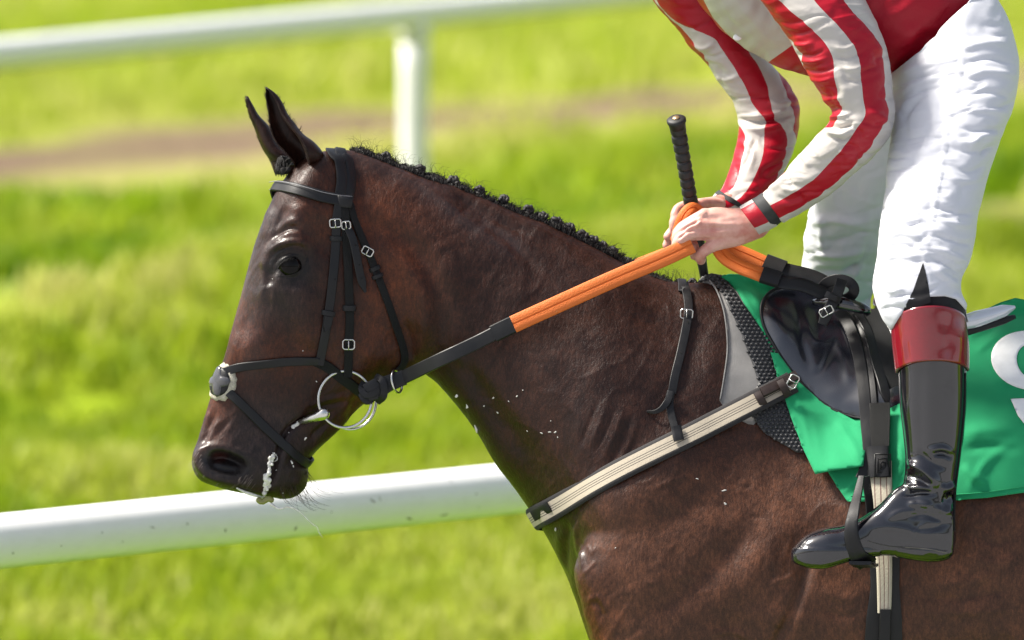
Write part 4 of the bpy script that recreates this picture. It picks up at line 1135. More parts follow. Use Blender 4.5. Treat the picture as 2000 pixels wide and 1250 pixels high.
# stirrup leathers over the flap
def on_flap(pts, off, step=5):
    c = cat(pts, step=step); out = []
    y = []
    for a, b in c:
        p, nrm = hit(a, b, bvS)
        if p is None: p, nrm = hit(a, b, bvC)
        y.append(p[1] if p is not None else depth_at(a, b)[0])
    y = sm(np.array(y)[:, None], 4, 2)[:, 0]
    return np.array([P(a, b, d - off) for (a, b), d in zip(c, y)])
pA = on_flap([(1640, 606), (1660, 640), (1676, 690), (1686, 750), (1692, 820), (1697, 880), (1690, 915), (1682, 936)], .012)
V, F = ribbon(pA, np.tile([-.08, -1.0, 0], (len(pA), 1)), px2m(24), .004); mk('stirrup_leather', V, F, M_LEA, saddle, sharp=35)
pA2 = on_flap([(1655, 606), (1680, 645), (1693, 700), (1702, 760), (1706, 830), (1702, 890), (1694, 930)], .008)
V, F = ribbon(pA2, np.tile([-.2, -1.0, 0], (len(pA2), 1)), px2m(20), .004); mk('stirrup_leather', V, F, M_LEA, saddle, sharp=35)
pB = on_flap([(1672, 612), (1694, 650), (1708, 700), (1722, 745), (1733, 786)], .010)
V, F = ribbon(pB, np.tile([.3, -1.0, 0], (len(pB), 1)), px2m(20) * np.interp(np.linspace(0, 1, len(pB)), [0, .9, 1], [1, 1, .4]), .004); mk('strap_end', V, F, M_LEA, saddle, sharp=35)
# rear web panel between seat and boot
V, F = ribbon(on_flap([(1690, 612), (1712, 650), (1730, 700), (1745, 760)], .002), np.tile([.2, -1.0, 0], (len(on_flap([(1690, 612), (1712, 650), (1730, 700), (1745, 760)], .002)), 1)), px2m(60), .003); mk('web_panel', V, F, M_WEB, saddle, sharp=35)

# ---- girth
girth = empty('girth', tuple(P(1725, 1000, -.28)), 'beige elastic girth with black leather ends below the saddle', 'girth')
t = NT('beige_elastic'); s_ = t.attr('across', 'Fac'); n = t.noise(300, 3, .6, t.coord()); n2 = t.noise(14, 4, .6, t.coord())
BEI = (.44, .385, .30)
def bands(stops): return t.ramp(s_, stops, 'CONSTANT')
cb = bands([(0, (.012, .012, .016)), (.18, BEI), (.385, (.03, .03, .035)), (.415, BEI), (.485, (.03, .03, .035)), (.515, BEI), (.585, (.03, .03, .035)), (.615, BEI), (.82, (.012, .012, .016))])
t.set(Base_Color=t.mix(t.math('MULTIPLY', n2, .35), cb, t.mix(.5, cb, (.10, .085, .06))), Roughness=.85, Normal=t.bump(n, .5, .0012)); M_BREAST = t.m
t = NT('beige_girth_elastic'); s_ = t.attr('across', 'Fac'); n = t.noise(300, 3, .6, t.coord()); n2 = t.noise(14, 4, .6, t.coord())
BE2 = (.47, .43, .34)
cb = t.ramp(s_, [(0, BE2), (.2, (.16, .09, .08)), (.25, BE2), (.47, (.16, .09, .08)), (.53, BE2), (.75, (.16, .09, .08)), (.80, BE2)], 'CONSTANT')
t.set(Base_Color=t.mix(t.math('MULTIPLY', n2, .4), cb, t.mix(.5, cb, (.15, .13, .07))), Roughness=.85, Normal=t.bump(n, .5, .0012)); M_GIRTH = t.m
def band(name, path, N, w, th, mat, parent, n=15):
    """flat elastic band with an attribute across its width"""
    t_, n_, b_ = frames(path, N); u = np.linspace(-.5, .5, n); w = np.broadcast_to(w, (len(path),))
    hump = th * (1 - (2 * np.abs(u)) ** 8 * .7)
    V, A = [], []
    for i in range(len(path)):
        V.append(path[i] + u[:, None] * w[i] * b_[i] + hump[:, None] * n_[i]); A.append(u + .5)
    m = len(path) * n
    for i in range(len(path)): V.append(path[i] + u[:, None] * w[i] * b_[i]); A.append(u + .5)
    V = np.vstack(V); F = []
    for i in range(len(path) - 1):
        for j in range(n - 1):
            a = i * n + j; F += [(a, a + 1, a + n + 1, a + n), (m + a, m + a + n, m + a + n + 1, m + a + 1)]
        for j in (0, n - 1):
            a = i * n + j; F.append((a, a + n, m + a + n, m + a))
    o = mk(name, V, F, mat, parent, sharp=60); setval(o.data, np.concatenate(A), 'across'); return o
gpth, gN = spath([(1726, 905), (1726, 960), (1727, 1030), (1729, 1110), (1728, 1195)], 6, 5, .016)
gw = px2m(44) * np.interp(np.linspace(0, 1, len(gpth)), [0, .35, .6, 1], [1, 1, .75, .6])
band('elastic', gpth, gN, gw, .004, M_GIRTH, girth)
q, qN = spath([(1725, 800), (1725, 850), (1725, 905)], 6, 4, .022); V, F = ribbon(q, qN, px2m(42), .004); mk('billet', V, F, M_WEB, girth, sharp=35)
q, qN = spath([(1724, 880), (1724, 910), (1725, 938)], 5, 4, .024); V, F = ribbon(q, qN, px2m(44), .006); pch = mk('leather_patch', V, F, M_LEA, girth, sharp=35)
pf = []
for sx_, sy_ in ((15, 22), (9, 13), (4, 6)):
    d = depth_at(1724, 909)[0] - .034
    lp_ = np.array([P(1724 + a * sx_, 909 + b * sy_, d) for a, b in ((-1, -1), (0, -1), (1, -1), (1, 0), (1, 1), (0, 1), (-1, 1), (-1, 0), (-1, -1))]); pf.append(tube(lp_, .0016, 6))
V, F = merge(pf); mk('stitching', V, F, M_LEA, pch)
q, qN = spath([(1729, 1085), (1729, 1140), (1727, 1200), (1724, 1290)], 6, 4, .004); V, F = ribbon(q, qN, px2m(70) * np.interp(np.linspace(0, 1, len(q)), [0, .3, .6, 1], [.85, .8, 1.0, 1.1]), .006); mk('girth_end', V, F, M_LEA, girth, sharp=35)
q, qN = spath([(1729, 1185), (1728, 1220), (1726, 1290)], 6, 4, .020); V, F = ribbon(q, qN, px2m(22), .006); mk('girth_tongue', V, F, M_LEA, girth, sharp=35)

# ---- breast girth and its neck strap
bg_ = empty('breast_girth', tuple(P(1300, 875, -.2)), 'striped beige elastic breast girth across the chest with thin neck strap', 'breast girth')
bp, bN = spath([(1062, 1003), (1105, 980), (1160, 948), (1220, 916), (1290, 881), (1360, 846), (1430, 809), (1490, 778), (1552, 746)], 6, 7, .006)
hp_, hN = npath([(1030, 1040, .09), (1040, 1022, .045), (1046, 1012, 0), (1050, 1008, -.04), (1056, 1006, -.06)], .006, 14)
bp = np.vstack([hp_, bp]); bN = np.vstack([hN, bN]); bp = cat(bp[::3], n=110); bN = unit(sm(np.stack([np.interp(np.linspace(0, 1, 110), np.linspace(0, 1, len(bN)), bN[:, k]) for k in range(3)], 1), 5, 2))
bx = proj(bp)[:, 0]; bp[:, 1] -= .013 * smooth01((bx - 1380) / 80)
band('elastic', bp, bN, px2m(47), .005, M_BREAST, bg_)
# leather end with keepers and buckle
q, qN = spath([(1484, 780), (1515, 765), (1552, 747)], 5, 5, .026); V, F = ribbon(q, qN, px2m(20), .006); mk('strap_end', V, F, M_BRN, bg_, sharp=35)
dk = depth_at(1515, 765)[0] - .034
for kx, ky, s in ((1486, 780, 26), (1531, 757, 22)):
    q = cat([P(kx - 7, ky - 13, dk + .003), P(kx, ky, dk - .003), P(kx + 7, ky + 13, dk + .003)], n=7); V, F = ribbon(q, np.tile([0, -1.0, 0], (7, 1)), px2m(16), .005); mk('keeper', V, F, M_BRN, bg_, sharp=40)
buckle(1549, 745, 62, 26, 18, bg_, 0, depth=dk - .004)
q, qN = spath([(1056, 1000), (1070, 992), (1088, 982)], 4, 3, .017); V, F = ribbon(q, qN, px2m(22), .003); mk('tab', V, F, M_LEA, bg_, sharp=40)
NSP = [(1338, 565), (1344, 590), (1344, 615), (1338, 650), (1328, 695), (1318, 735), (1312, 770)]
strap('neck_strap', NSP, 17, .0035, M_LEA, bg_, .003, head=[(1326, 566, .07), (1328, 556, .03), (1331, 551, 0), (1334, 556, -.04), (1337, 562, -.06)])
buckle(1341, 613, -4, 24, 18, bg_, .009); holes([(1343, 632), (1336, 662), (1329, 692)], 0, bg_, 4, .0072)
strap('neck_strap', [(1311, 766), (1308, 790), (1312, 815), (1319, 840), (1326, 866)], 15, .003, M_LEA, bg_, .004)
q, qN = spath([(1320, 838), (1326, 866)], 4, 2, .0125); V, F = ribbon(q, qN, px2m(21), .003); mk('tab', V, F, M_LEA, bg_, sharp=40)
d0 = depth_at(1295, 780)[0]
q = cat([P(1311, 764, d0 - .008), P(1304, 784, d0 - .012), P(1292, 798, d0 - .018), P(1278, 804, d0 - .02), P(1265, 803, d0 - .014)], n=18); V, F = ribbon(q, np.tile([-.4, -1.0, -.3], (18, 1)), px2m(14) * np.interp(np.linspace(0, 1, 18), [0, .5, 1], [1.1, .9, .35]), .003); mk('strap_end', V, F, M_LEA, bg_, sharp=40)
# ================================================================== RIDER
M_SKIN = None
t = NT('skin'); c = t.coord(); n = t.noise(26, 4, .6, c); n2 = t.noise(500, 3, .6, c)
t.set(Base_Color=t.ramp(n, [(.32, (.50, .19, .15)), (.5, (.62, .33, .27)), (.68, (.70, .42, .35))]), Roughness=.48, Specular_IOR_Level=.4, Subsurface_Weight=.12, Subsurface_Radius=(.01, .004, .002), Subsurface_Scale=.5)
t.set(Normal=t.bump(n2, .2, .0007)); M_SKIN = t.m
RED_S, CRM = (.36, .003, .016), (.50, .47, .44)
def silk(name, colfn):
    t = NT(name); c = t.coord(); n = t.noise(9, 4, .6, c); n2 = t.noise(1500, 2, .5, c); n3 = t.noise(55, 4, .6, c, .8)
    col = colfn(t)
    t.set(Base_Color=t.mix(t.math('MULTIPLY', n, .25), col, t.mix(.45, col, (.02, .01, .01))), Roughness=.42, Specular_IOR_Level=.3)
    b = t.bump(n3, .22, .004); t.set(Normal=t.bump(n2, .12, .0004, b)); return t.m
M_STRIPE = silk('striped_silk', lambda t: t.mix(t.math('GREATER_THAN', t.math('MODULO', t.math('ADD', t.attr('stripe', 'Fac'), 20.0), 2.0), 1.0), RED_S, CRM))
M_TORSO = silk('panelled_silk', lambda t: t.mix(t.math('GREATER_THAN', t.attr('panel', 'Fac'), .5), RED_S, (.46, .44, .39)))
M_PANTS = cloth('white_breeches', (.62, .63, .68), .62, 1400, .03, .10, .15)
M_SOCK = cloth('black_knit', (.008, .008, .010), .85, 900)
M_BAND = simple('charcoal_elastic', (.022, .023, .025), .7, .2, 60, .3, 700)
M_WHIP = simple('black_rubber', (.010, .010, .011), .55, .3, 100, .25, 500)

rider = empty('person', tuple(P(1800, 300, 0)), 'jockey in red and white striped silks and white breeches, leaning forward in the saddle', 'person')

def edge_loft(st, n=96, step=3.0, power=1.0, cols=6):
    """st rows: Lx,Ly,Rx,Ry,y,half depth[,extra...]; returns V,F,fraction,row data"""
    S = np.array(st, float); mid = (S[:, 0:2] + S[:, 2:4]) / 2
    k = max(30, int(np.linalg.norm(np.diff(mid, axis=0), axis=1).sum() / step))
    u = np.concatenate([[0], np.cumsum(np.linalg.norm(np.diff(mid, axis=0), axis=1) + 1e-6)]); u /= u[-1]
    q = np.vstack([2*S[0]-S[1], S, 2*S[-1]-S[-2]]); D = []
    for x in np.linspace(0, 1, k):
        i = min(np.searchsorted(u, x, 'right') - 1, len(S) - 2); f = (x - u[i]) / (u[i+1] - u[i])
        a, b, c_, d = q[i], q[i+1], q[i+2], q[i+3]
        D.append(0.5*(2*b+(c_-a)*f+(2*a-5*b+4*c_-d)*f*f+(3*b-a-3*c_+d)*f**3))
    D = np.array(D)
    for _ in range(3): D[1:-1] = (D[:-2] + 2 * D[1:-1] + D[2:]) / 4
    th = np.linspace(0, 2 * math.pi, n, endpoint=False)
    rings = []
    for r in D:
        l, rr = P(r[0], r[1], r[4]), P(r[2], r[3], r[4]); m = (l + rr) / 2; e = (rr - l) / 2
        cx = -np.sign(np.cos(th)) * np.abs(np.cos(th)) ** power; sy = -np.sign(np.sin(th)) * np.abs(np.sin(th)) ** power
        rings.append(m + cx[:, None] * e + np.stack([0 * th, sy * r[5], 0 * th], 1))
    f = (1 - np.cos(th)) / 2; f = np.where(th > math.pi, 1 + (1 - f), f)      # back side runs on past 1
    V, F = loft(rings)
    return V, F, np.tile(f, k), D, n
def fix(V, F):
    return V, F
def displace(V, F, strokes, noise=((40, .004), (16, .0015)), seed=1, ridge=0, rang=-15, rsc=26):
    me = bpy.data.meshes.new('t'); me.from_pydata(V.tolist(), [], F); me.update()
    N = norms_of(me); bpy.data.meshes.remove(me)
    cen = V.mean(0)
    pp = proj(V); vd = unit(CAM - V); nw = np.sum(N * vd, 1)
    if np.mean(np.sum(N * (V - cen), 1)) < 0: N = -N; nw = -nw
    w = smooth01((nw + .15) / .4)
    f = stroke_field(pp, strokes) * w
    for s, a in noise: f = f + (vnoise(pp[:, 0] + pp[:, 1] * .4, pp[:, 1] * 1.5 + V[:, 1] * 800, s, seed) - .5) * a
    if ridge:
        wx = pp[:, 0] + 26 * vnoise(pp[:, 0], pp[:, 1], 50, seed + 7); wy = pp[:, 1] + 26 * vnoise(pp[:, 0], pp[:, 1], 50, seed + 8)
        a_ = R(rang); ru = wx * math.cos(a_) + wy * math.sin(a_); rv = -wx * math.sin(a_) + wy * math.cos(a_)
        rn = 1 - np.abs(2 * vnoise(ru / 2.6, rv, rsc, seed + 9) - 1); f = f - ridge * rn ** 5 * (.3 + vnoise(pp[:, 0], pp[:, 1], 60, seed + 10)) * w
        rn = 1 - np.abs(2 * vnoise(ru / 2.2, rv, rsc * .45, seed + 11) - 1); f = f + ridge * .45 * rn ** 5 * smooth01(2 * vnoise(pp[:, 0], pp[:, 1], 50, seed + 12) - .6) * w
    return V + N * f[:, None]
def stripe_vals(frac, D, n, cols, kinds=None):
    B = np.repeat(D[:, 6:6 + cols], n, 0); s = np.zeros(len(frac))
    # below the first boundary
    w0 = .33
    for k in range(cols):
        b = B[:, k]; nxt = B[:, k + 1] if k + 1 < cols else b + w0
        m = frac >= b
        s[m] = 1 + k + np.clip((frac[m] - b[m]) / np.maximum(nxt[m] - b[m], .02), 0, .999 if k + 1 < cols else 9)
    m = frac < B[:, 0]; s[m] = 1 + (frac[m] - B[m, 0]) / w0
    return s

# ---- body under the clothes (one continuous skin with both hands)
def chain(pts, seg=12, n=None):
    A = np.array([[*P(a, b, d), r] for a, b, d, r in pts]); C_ = cat(A, n=n or len(pts) * 6)
    V, F = tube(C_[:, :3], C_[:, 3], seg)
    b0 = ball(C_[0, :3], C_[0, 3], 10, 6); b1 = ball(C_[-1, :3], C_[-1, 3], 10, 6)
    return merge([(V, F), b0, b1])
hands = [
 # near hand: palm rays, four fingers, hidden thumb
 chain([(1560, 365, -.165, .022), (1500, 412, -.125, .027), (1470, 430, -.115, .026), (1430, 428, -.112, .020), (1400, 422, -.113, .0165), (1378, 421, -.115, .0125)]),
 chain([(1480, 428, -.115, .026), (1440, 438, -.114, .021), (1404, 438, -.117, .017), (1368, 437, -.121, .0125)]),
 chain([(1480, 434, -.114, .026), (1440, 448, -.113, .021), (1404, 452, -.116, .017), (1360, 457, -.121, .0118)]),
 chain([(1478, 440, -.112, .024), (1440, 460, -.110, .019), (1412, 470, -.113, .0155), (1392, 479, -.117, .0120)]),
 chain([(1378, 420, -.115, .0128), (1354, 430, -.114, .0100), (1334, 444, -.104, .0108), (1321, 455, -.092, .0086)]),
 chain([(1368, 437, -.121, .0128), (1344, 446, -.122, .0100), (1325, 460, -.110, .0108), (1320, 472, -.094, .0088)]),
 chain([(1360, 457, -.121, .0120), (1339, 461, -.128, .0104), (1326, 472, -.124, .0108), (1319, 485, -.112, .0092)]),
 chain([(1392, 479, -.117, .0122), (1376, 490, -.118, .0104), (1367, 500, -.113, .0106), (1369, 508, -.100, .0092)]),
 chain([(1440, 440, -.095, .015), (1405, 446, -.080, .0125), (1375, 456, -.072, .0110), (1352, 462, -.070, .0095)]),
 chain([(1352, 470, -.098, .0085), (1357, 486, -.100, .0085), (1356, 500, -.092, .0080)]),
 # far hand round the whip
 chain([(1480, 352, .095, .018), (1450, 385, .062, .019), (1425, 396, .046, .020), (1400, 402, .022, .0185), (1372, 400, .003, .0125)]),
 chain([(1420, 402, .04, .018), (1395, 412, .012, .018), (1362, 414, -.004, .0125)]),
 chain([(1418, 406, .04, .018), (1392, 422, .012, .018), (1356, 432, -.004, .0120)]),
 chain([(1372, 400, .003, .0125), (1346, 401, -.006, .0105), (1326, 408, -.018, .0102), (1318, 420, -.026, .0088)]),
 chain([(1362, 414, -.004, .0120), (1336, 418, -.018, .0105), (1319, 430, -.028, .0102), (1316, 444, -.030, .0088)]),
 chain([(1356, 432, -.004, .0115), (1332, 438, -.016, .0100), (1314, 452, -.022, .0098), (1304, 462, -.03, .0082)]),
 chain([(1360, 446, .0, .0110), (1328, 458, -.010, .0092), (1308, 470, -.016, .0090), (1302, 479, -.022, .0080)]),
 chain([(1405, 402, .01, .013), (1385, 398, -.012, .0115), (1366, 400, -.034, .0105), (1350, 412, -.044, .0090)])]
body = hands + [
 chain([(1560, 365, -.165, .022), (1625, 318, -.192, .024), (1685, 235, -.205, .028), (1640, 100, -.195, .034), (1570, -60, -.16, .045)]),
 chain([(1480, 352, .095, .018), (1478, 330, .108, .022), (1500, 240, .15, .026), (1440, 130, .172, .030), (1350, -40, .155, .045)]),
 chain([(1870, 60, 0, .07), (1780, -10, 0, .085), (1660, -60, 0, .10), (1540, -90, 0, .11), (1440, -120, 0, .10), (1380, -160, 0, .07)]),
 chain([(1560, -90, -.15, .06), (1480, -110, 0, .11), (1340, -60, .15, .06)]),
 chain([(1400, -150, 0, .06), (1340, -200, 0, .055), (1300, -230, 0, .055)]),
 chain([(1330, -270, 0, .085), (1290, -250, 0, .085), (1262, -225, 0, .07)]),
 chain([(1236, -215, 0, .018), (1222, -205, 0, .014)]),
 chain([(1865, 80, -.06, .06), (1850, 250, -.15, .055), (1812, 450, -.27, .045), (1805, 600, -.315, .035), (1822, 780, -.33, .035), (1818, 950, -.338, .026)]),
 chain([(1865, 80, .06, .06), (1755, 250, .14, .05), (1660, 470, .25, .042), (1650, 600, .30, .033), (1700, 700, .32, .03), (1818, 950, .338, .026)])]
bvv, bff = merge(body)
bme = remesh(bvv, bff, .0025, it=2, fac=.5)
V = verts_of(bme); N = norms_of(bme); pp = proj(V); nwt = near_weight(V, N)
HS = [([(1378, 421), (1366, 412)], 9, .0022), ([(1368, 437), (1360, 432)], 9, .0024), ([(1348, 452), (1338, 458)], 8, .0018), ([(1410, 430), (1380, 428)], 5, -.0012), ([(1415, 446), (1380, 446)], 5, -.0014), ([(1372, 429), (1345, 440), (1324, 456)], 2.6, -.0048), ([(1362, 447), (1340, 453), (1322, 468)], 2.6, -.0048),
      ([(1392, 468), (1366, 470), (1350, 468)], 3.5, -.0045), ([(1420, 440), (1385, 446)], 5, -.0008), ([(1440, 425), (1400, 427)], 4, .0010), ([(1440, 436), (1400, 440)], 4, .0010), ([(1440, 448), (1400, 455)], 4, .0008), ([(1330, 456), (1326, 468)], 3, -.001)]
V += N * (stroke_field(pp, HS) * nwt)[:, None]
bme.vertices.foreach_set('co', V.ravel()); bme.update()
mko('body', bme, M_SKIN, rider)
# nails on the near fingers that show
# helmet and goggles (above the frame)
V, F = ball(P(1318, -282, 0), (.125, .105, .105), 24, 16); mk('helmet', V, F, cloth('red_cap', RED_S, .5), rider)
V, F = ball(P(1228, -250, 0), (.05, .085, .012), 18, 8); mk('helmet_peak', V, F, cloth('white_cap', CRM, .5), rider)

# ---- shirt
shirt = mk('shirt', *loft_sections([
 ((1775, 210), (1950, 70), .125, [.8]*8, .5, .5), ((1748, 160), (1920, -40), .150, [.9]*8, .5, .5), ((1672, 164), (1820, -140), .150, [1]*8, .45, .45), ((1588, 152), (1710, -210), .150, [1]*8, .45, .45),
 ((1505, 122), (1600, -250), .158, [1]*8, .45, .45), ((1438, 82), (1480, -270), .165, [1]*8, .45, .45), ((1376, 20), (1380, -270), .165, [1]*8, .5, .5), ((1330, -60), (1320, -230), .12, [1]*8, .5, .5)], k=10, n=40), M_TORSO, rider)
sv = verts_of(shirt.data); sF = [tuple(p.vertices) for p in shirt.data.polygons]
TS = [([(1300, 20), (1380, 70), (1460, 115)], 8, .006), ([(1400, 10), (1430, 50), (1470, 90)], 5, -.004), ([(1430, -10), (1470, 40), (1500, 80)], 6, .004), ([(1460, -10), (1500, 30), (1520, 60)], 5, -.004), ([(1490, 110), (1520, 125), (1570, 140)], 7, .005), ([(1740, 60), (1790, 60), (1850, 20)], 12, .006), ([(1735, 110), (1780, 95), (1830, 60)], 8, -.005), ([(1720, 20), (1760, 20), (1800, 5)], 8, .004)]
sv = displace(sv, sF, TS, ((60, .006), (22, .002)), 3, .009, -35, 30)
shirt.data.vertices.foreach_set('co', sv.ravel()); shirt.data.update()
m_ = shirt.modifiers.new('s', 'SUBSURF'); m_.levels = 1; m_.render_levels = 1
spx = proj(sv)
# finer panel edge: paint on a denser copy
dg = bpy.context.evaluated_depsgraph_get(); dm = bpy.data.meshes.new_from_object(shirt.evaluated_get(dg)); shirt.modifiers.clear(); om = shirt.data; shirt.data = dm; bpy.data.meshes.remove(om)
spx = proj(verts_of(dm))
PAN = [(1362, -80), (1374, 0), (1392, 34), (1416, 62), (1450, 92), (1486, 116), (1500, 122), (1548, 88), (1545, 40), (1530, 0), (1520, -80)]
ins = inside(spx, PAN); dp = seg_dist(spx, np.array(PAN + PAN[:1], float)); setval(dm, np.clip(.5 + np.where(ins, 1, -1) * dp / 12, 0, 1), 'panel')
p_, n_ = None, None
NS = [(1436, -80, 1662, -80, -.16, .075, .12, .45, .74), (1486, 0, 1690, 0, -.185, .078, .17, .5, .78), (1522, 50, 1713, 45, -.195, .078, .27, .58, .86), (1553, 100, 1733, 95, -.20, .076, .36, .65, .93), (1580, 148, 1741, 150, -.205, .074, .29, .61, .91), (1606, 190, 1745, 190, -.208, .072, .2, .55, .88),
      (1624, 222, 1749, 222, -.21, .070, .13, .5, .87), (1614, 244, 1743, 256, -.21, .068, .03, .43, .80), (1600, 260, 1720, 290, -.207, .064, -.05, .45, .83), (1571, 291, 1680, 330, -.195, .058, -.06, .49, .85), (1542, 325, 1630, 372, -.175, .052, -.06, .5, .86), (1512, 357, 1572, 412, -.152, .046, -.05, .43, .85), (1487, 379, 1530, 434, -.133, .042, -.03, .37, .80)]
V, F, fr_, D, n_ = edge_loft(NS, 120, 2.6)
SS = [([(1600, 232), (1640, 228), (1665, 222)], 5, .007), ([(1612, 246), (1650, 246), (1668, 236)], 4.5, -.008), ([(1610, 258), (1645, 262), (1664, 252)], 6, .009), ([(1625, 268), (1650, 274), (1668, 262)], 3.5, -.006), ([(1590, 205), (1630, 212), (1660, 205)], 4, -.004), ([(1585, 190), (1615, 195), (1650, 190)], 5, .004),
      ([(1560, 118), (1590, 120), (1620, 112)], 4, .005), ([(1556, 105), (1585, 108), (1612, 96)], 3, -.004), ([(1565, 135), (1600, 140), (1640, 128)], 4, -.0045), ([(1575, 152), (1605, 158), (1630, 150)], 4, .004), ([(1545, 85), (1570, 88), (1590, 80)], 4, .004), ([(1530, 60), (1560, 66), (1590, 56)], 4, -.003),
      ([(1625, 90), (1650, 95), (1680, 80)], 5, .004), ([(1630, 112), (1660, 114), (1690, 100)], 4, -.004), ([(1640, 130), (1665, 136), (1690, 126)], 5, .004), ([(1650, 155), (1675, 160), (1690, 150)], 4, -.003), ([(1680, 60), (1705, 80), (1730, 110)], 6, .003), ([(1660, 20), (1690, 40), (1712, 60)], 5, -.003),
      ([(1690, 215), (1715, 225), (1735, 240)], 8, .006), ([(1680, 235), (1710, 245), (1735, 240)], 5, -.004), ([(1520, 362), (1545, 372), (1580, 366)], 6, .004), ([(1510, 380), (1540, 392), (1575, 385)], 5, -.004), ([(1500, 372), (1520, 360), (1540, 340)], 6, .006), ([(1545, 345), (1570, 352), (1600, 345)], 8, .003), ([(1570, 320), (1600, 330), (1640, 320)], 8, -.003), ([(1555, 300), (1570, 310), (1580, 330)], 5, .003), ([(1630, 280), (1650, 300), (1690, 300)], 7, .003), ([(1530, 335), (1542, 352), (1548, 372)], 4, -.004),
      ([(1640, 150), (1650, 190), (1640, 230)], 8, .003), ([(1615, 170), (1625, 200), (1622, 225)], 5, -.003)]
V = displace(V, F, SS, ((34, .003), (13, .0012)), 5, .004, -12, 26)
sl = mk('sleeve', V, F, M_STRIPE, rider); setval(sl.data, stripe_vals(fr_, D, n_, 3), 'stripe')
# far sleeve
FS = [(1236, -70, 1420, -70, .15, .075, .0, .01, 1.4, 1.7), (1275, 0, 1440, 0, .17, .075, .01, .02, 1.3, 1.6), (1300, 32, 1452, 30, .175, .073, .03, .045, 1.2, 1.5), (1318, 52, 1462, 52, .175, .072, .06, .16, 1.0, 1.3), (1332, 72, 1470, 72, .175, .071, .09, .42, .85, 1.15), (1345, 90, 1480, 90, .175, .07, .10, .44, .82, 1.1), (1384, 130, 1510, 130, .172, .067, .0, .38, .76, 1.02), (1410, 170, 1542, 165, .168, .065, -.06, .34, .66, .92), (1434, 205, 1560, 200, .162, .062, -.1, .28, .55, .87), (1442, 232, 1563, 232, .155, .06, -.1, .42, .58, .90)]
FS2 = [(1442, 232, 1563, 232, .155, .06, .08, .40, .86, .98), (1441, 258, 1559, 262, .148, .058, .10, .42, .80, .96), (1433, 300, 1546, 308, .125, .054, .15, .48, .88, 1.1), (1420, 340, 1521, 352, .10, .049, .18, .5, .94, 1.2), (1408, 368, 1494, 386, .075, .044, .2, .5, .95, 1.2), (1398, 380, 1464, 404, .058, .040, .2, .52, .95, 1.2)]
S_all = np.array(FS + FS2[1:], float)
V, F, fr_, D, n_ = edge_loft(S_all, 110, 2.8)
s1 = stripe_vals(fr_, D, n_, 4)
yrow = np.repeat((D[:, 1] + D[:, 3]) / 2, n_)
FSS = [([(1440, 232), (1480, 238), (1520, 232), (1550, 222)], 4, -.010), ([(1455, 224), (1500, 226), (1545, 212)], 6, .008), ([(1450, 248), (1490, 252), (1540, 236)], 6, .007), ([(1440, 270), (1470, 300), (1460, 340)], 6, .004), ([(1475, 262), (1465, 300), (1450, 330)], 4, -.005), ([(1345, 85), (1375, 95), (1400, 80)], 4, .004), ([(1360, 105), (1390, 112), (1420, 100)], 4, -.004), ([(1395, 150), (1420, 155), (1450, 145)], 5, .004), ([(1500, 200), (1525, 205), (1550, 195)], 6, .006), ([(1410, 372), (1440, 372), (1465, 380)], 5, .004)]
V = displace(V, F, FSS, ((34, .003), (14, .0012)), 9, .004, -8, 26)
sl2 = mk('sleeve', V, F, M_STRIPE, rider); setval(sl2.data, s1, 'stripe')
# cuffs and wrist bands
def short(name, st, mat, n=64):
    V, F, fr_, D, n_ = edge_loft(st, n, 2.0); V = displace(V, F, [], ((18, .0016),), 2); return mk(name, V, F, mat, rider), fr_, D, n_
short('wrist_band', [(1489, 377, 1526, 433, -.133, .037), (1478, 384, 1518, 440, -.128, .036), (1468, 389, 1510, 444, -.124, .036)], M_BAND)
o, fr_, D, n_ = short('cuff', [(1480, 383, 1518, 441, -.128, .033, .07, .76), (1466, 391, 1506, 448, -.122, .035, .07, .76), (1452, 399, 1492, 455, -.117, .037, .07, .74), (1444, 404, 1484, 460, -.113, .038, .06, .72)], M_STRIPE)
setval(o.data, stripe_vals(fr_, D, n_, 2) + 1, 'stripe')
short('wrist_band', [(1404, 371, 1462, 405, .056, .038), (1396, 377, 1454, 410, .05, .037)], M_BAND)
o, fr_, D, n_ = short('cuff', [(1398, 376, 1452, 408, .05, .034, .05, .70), (1393, 382, 1444, 411, .045, .036, .05, .70), (1389, 388, 1436, 414, .04, .037, .05, .68)], M_STRIPE)
setval(o.data, stripe_vals(fr_, D, n_, 2) + 1, 'stripe')
# button on the chest panel
bs = BVHTree.FromPolygons([tuple(v) for v in verts_of(dm)], [tuple(p.vertices) for p in dm.polygons])
bpz, bnz = hit(1441, 72, bs)
if bpz is not None:
    V, F = ball(bpz + bnz * .001, (.008, .003, .006), 14, 8); mk('button', V, F, M_WHITE, rider)

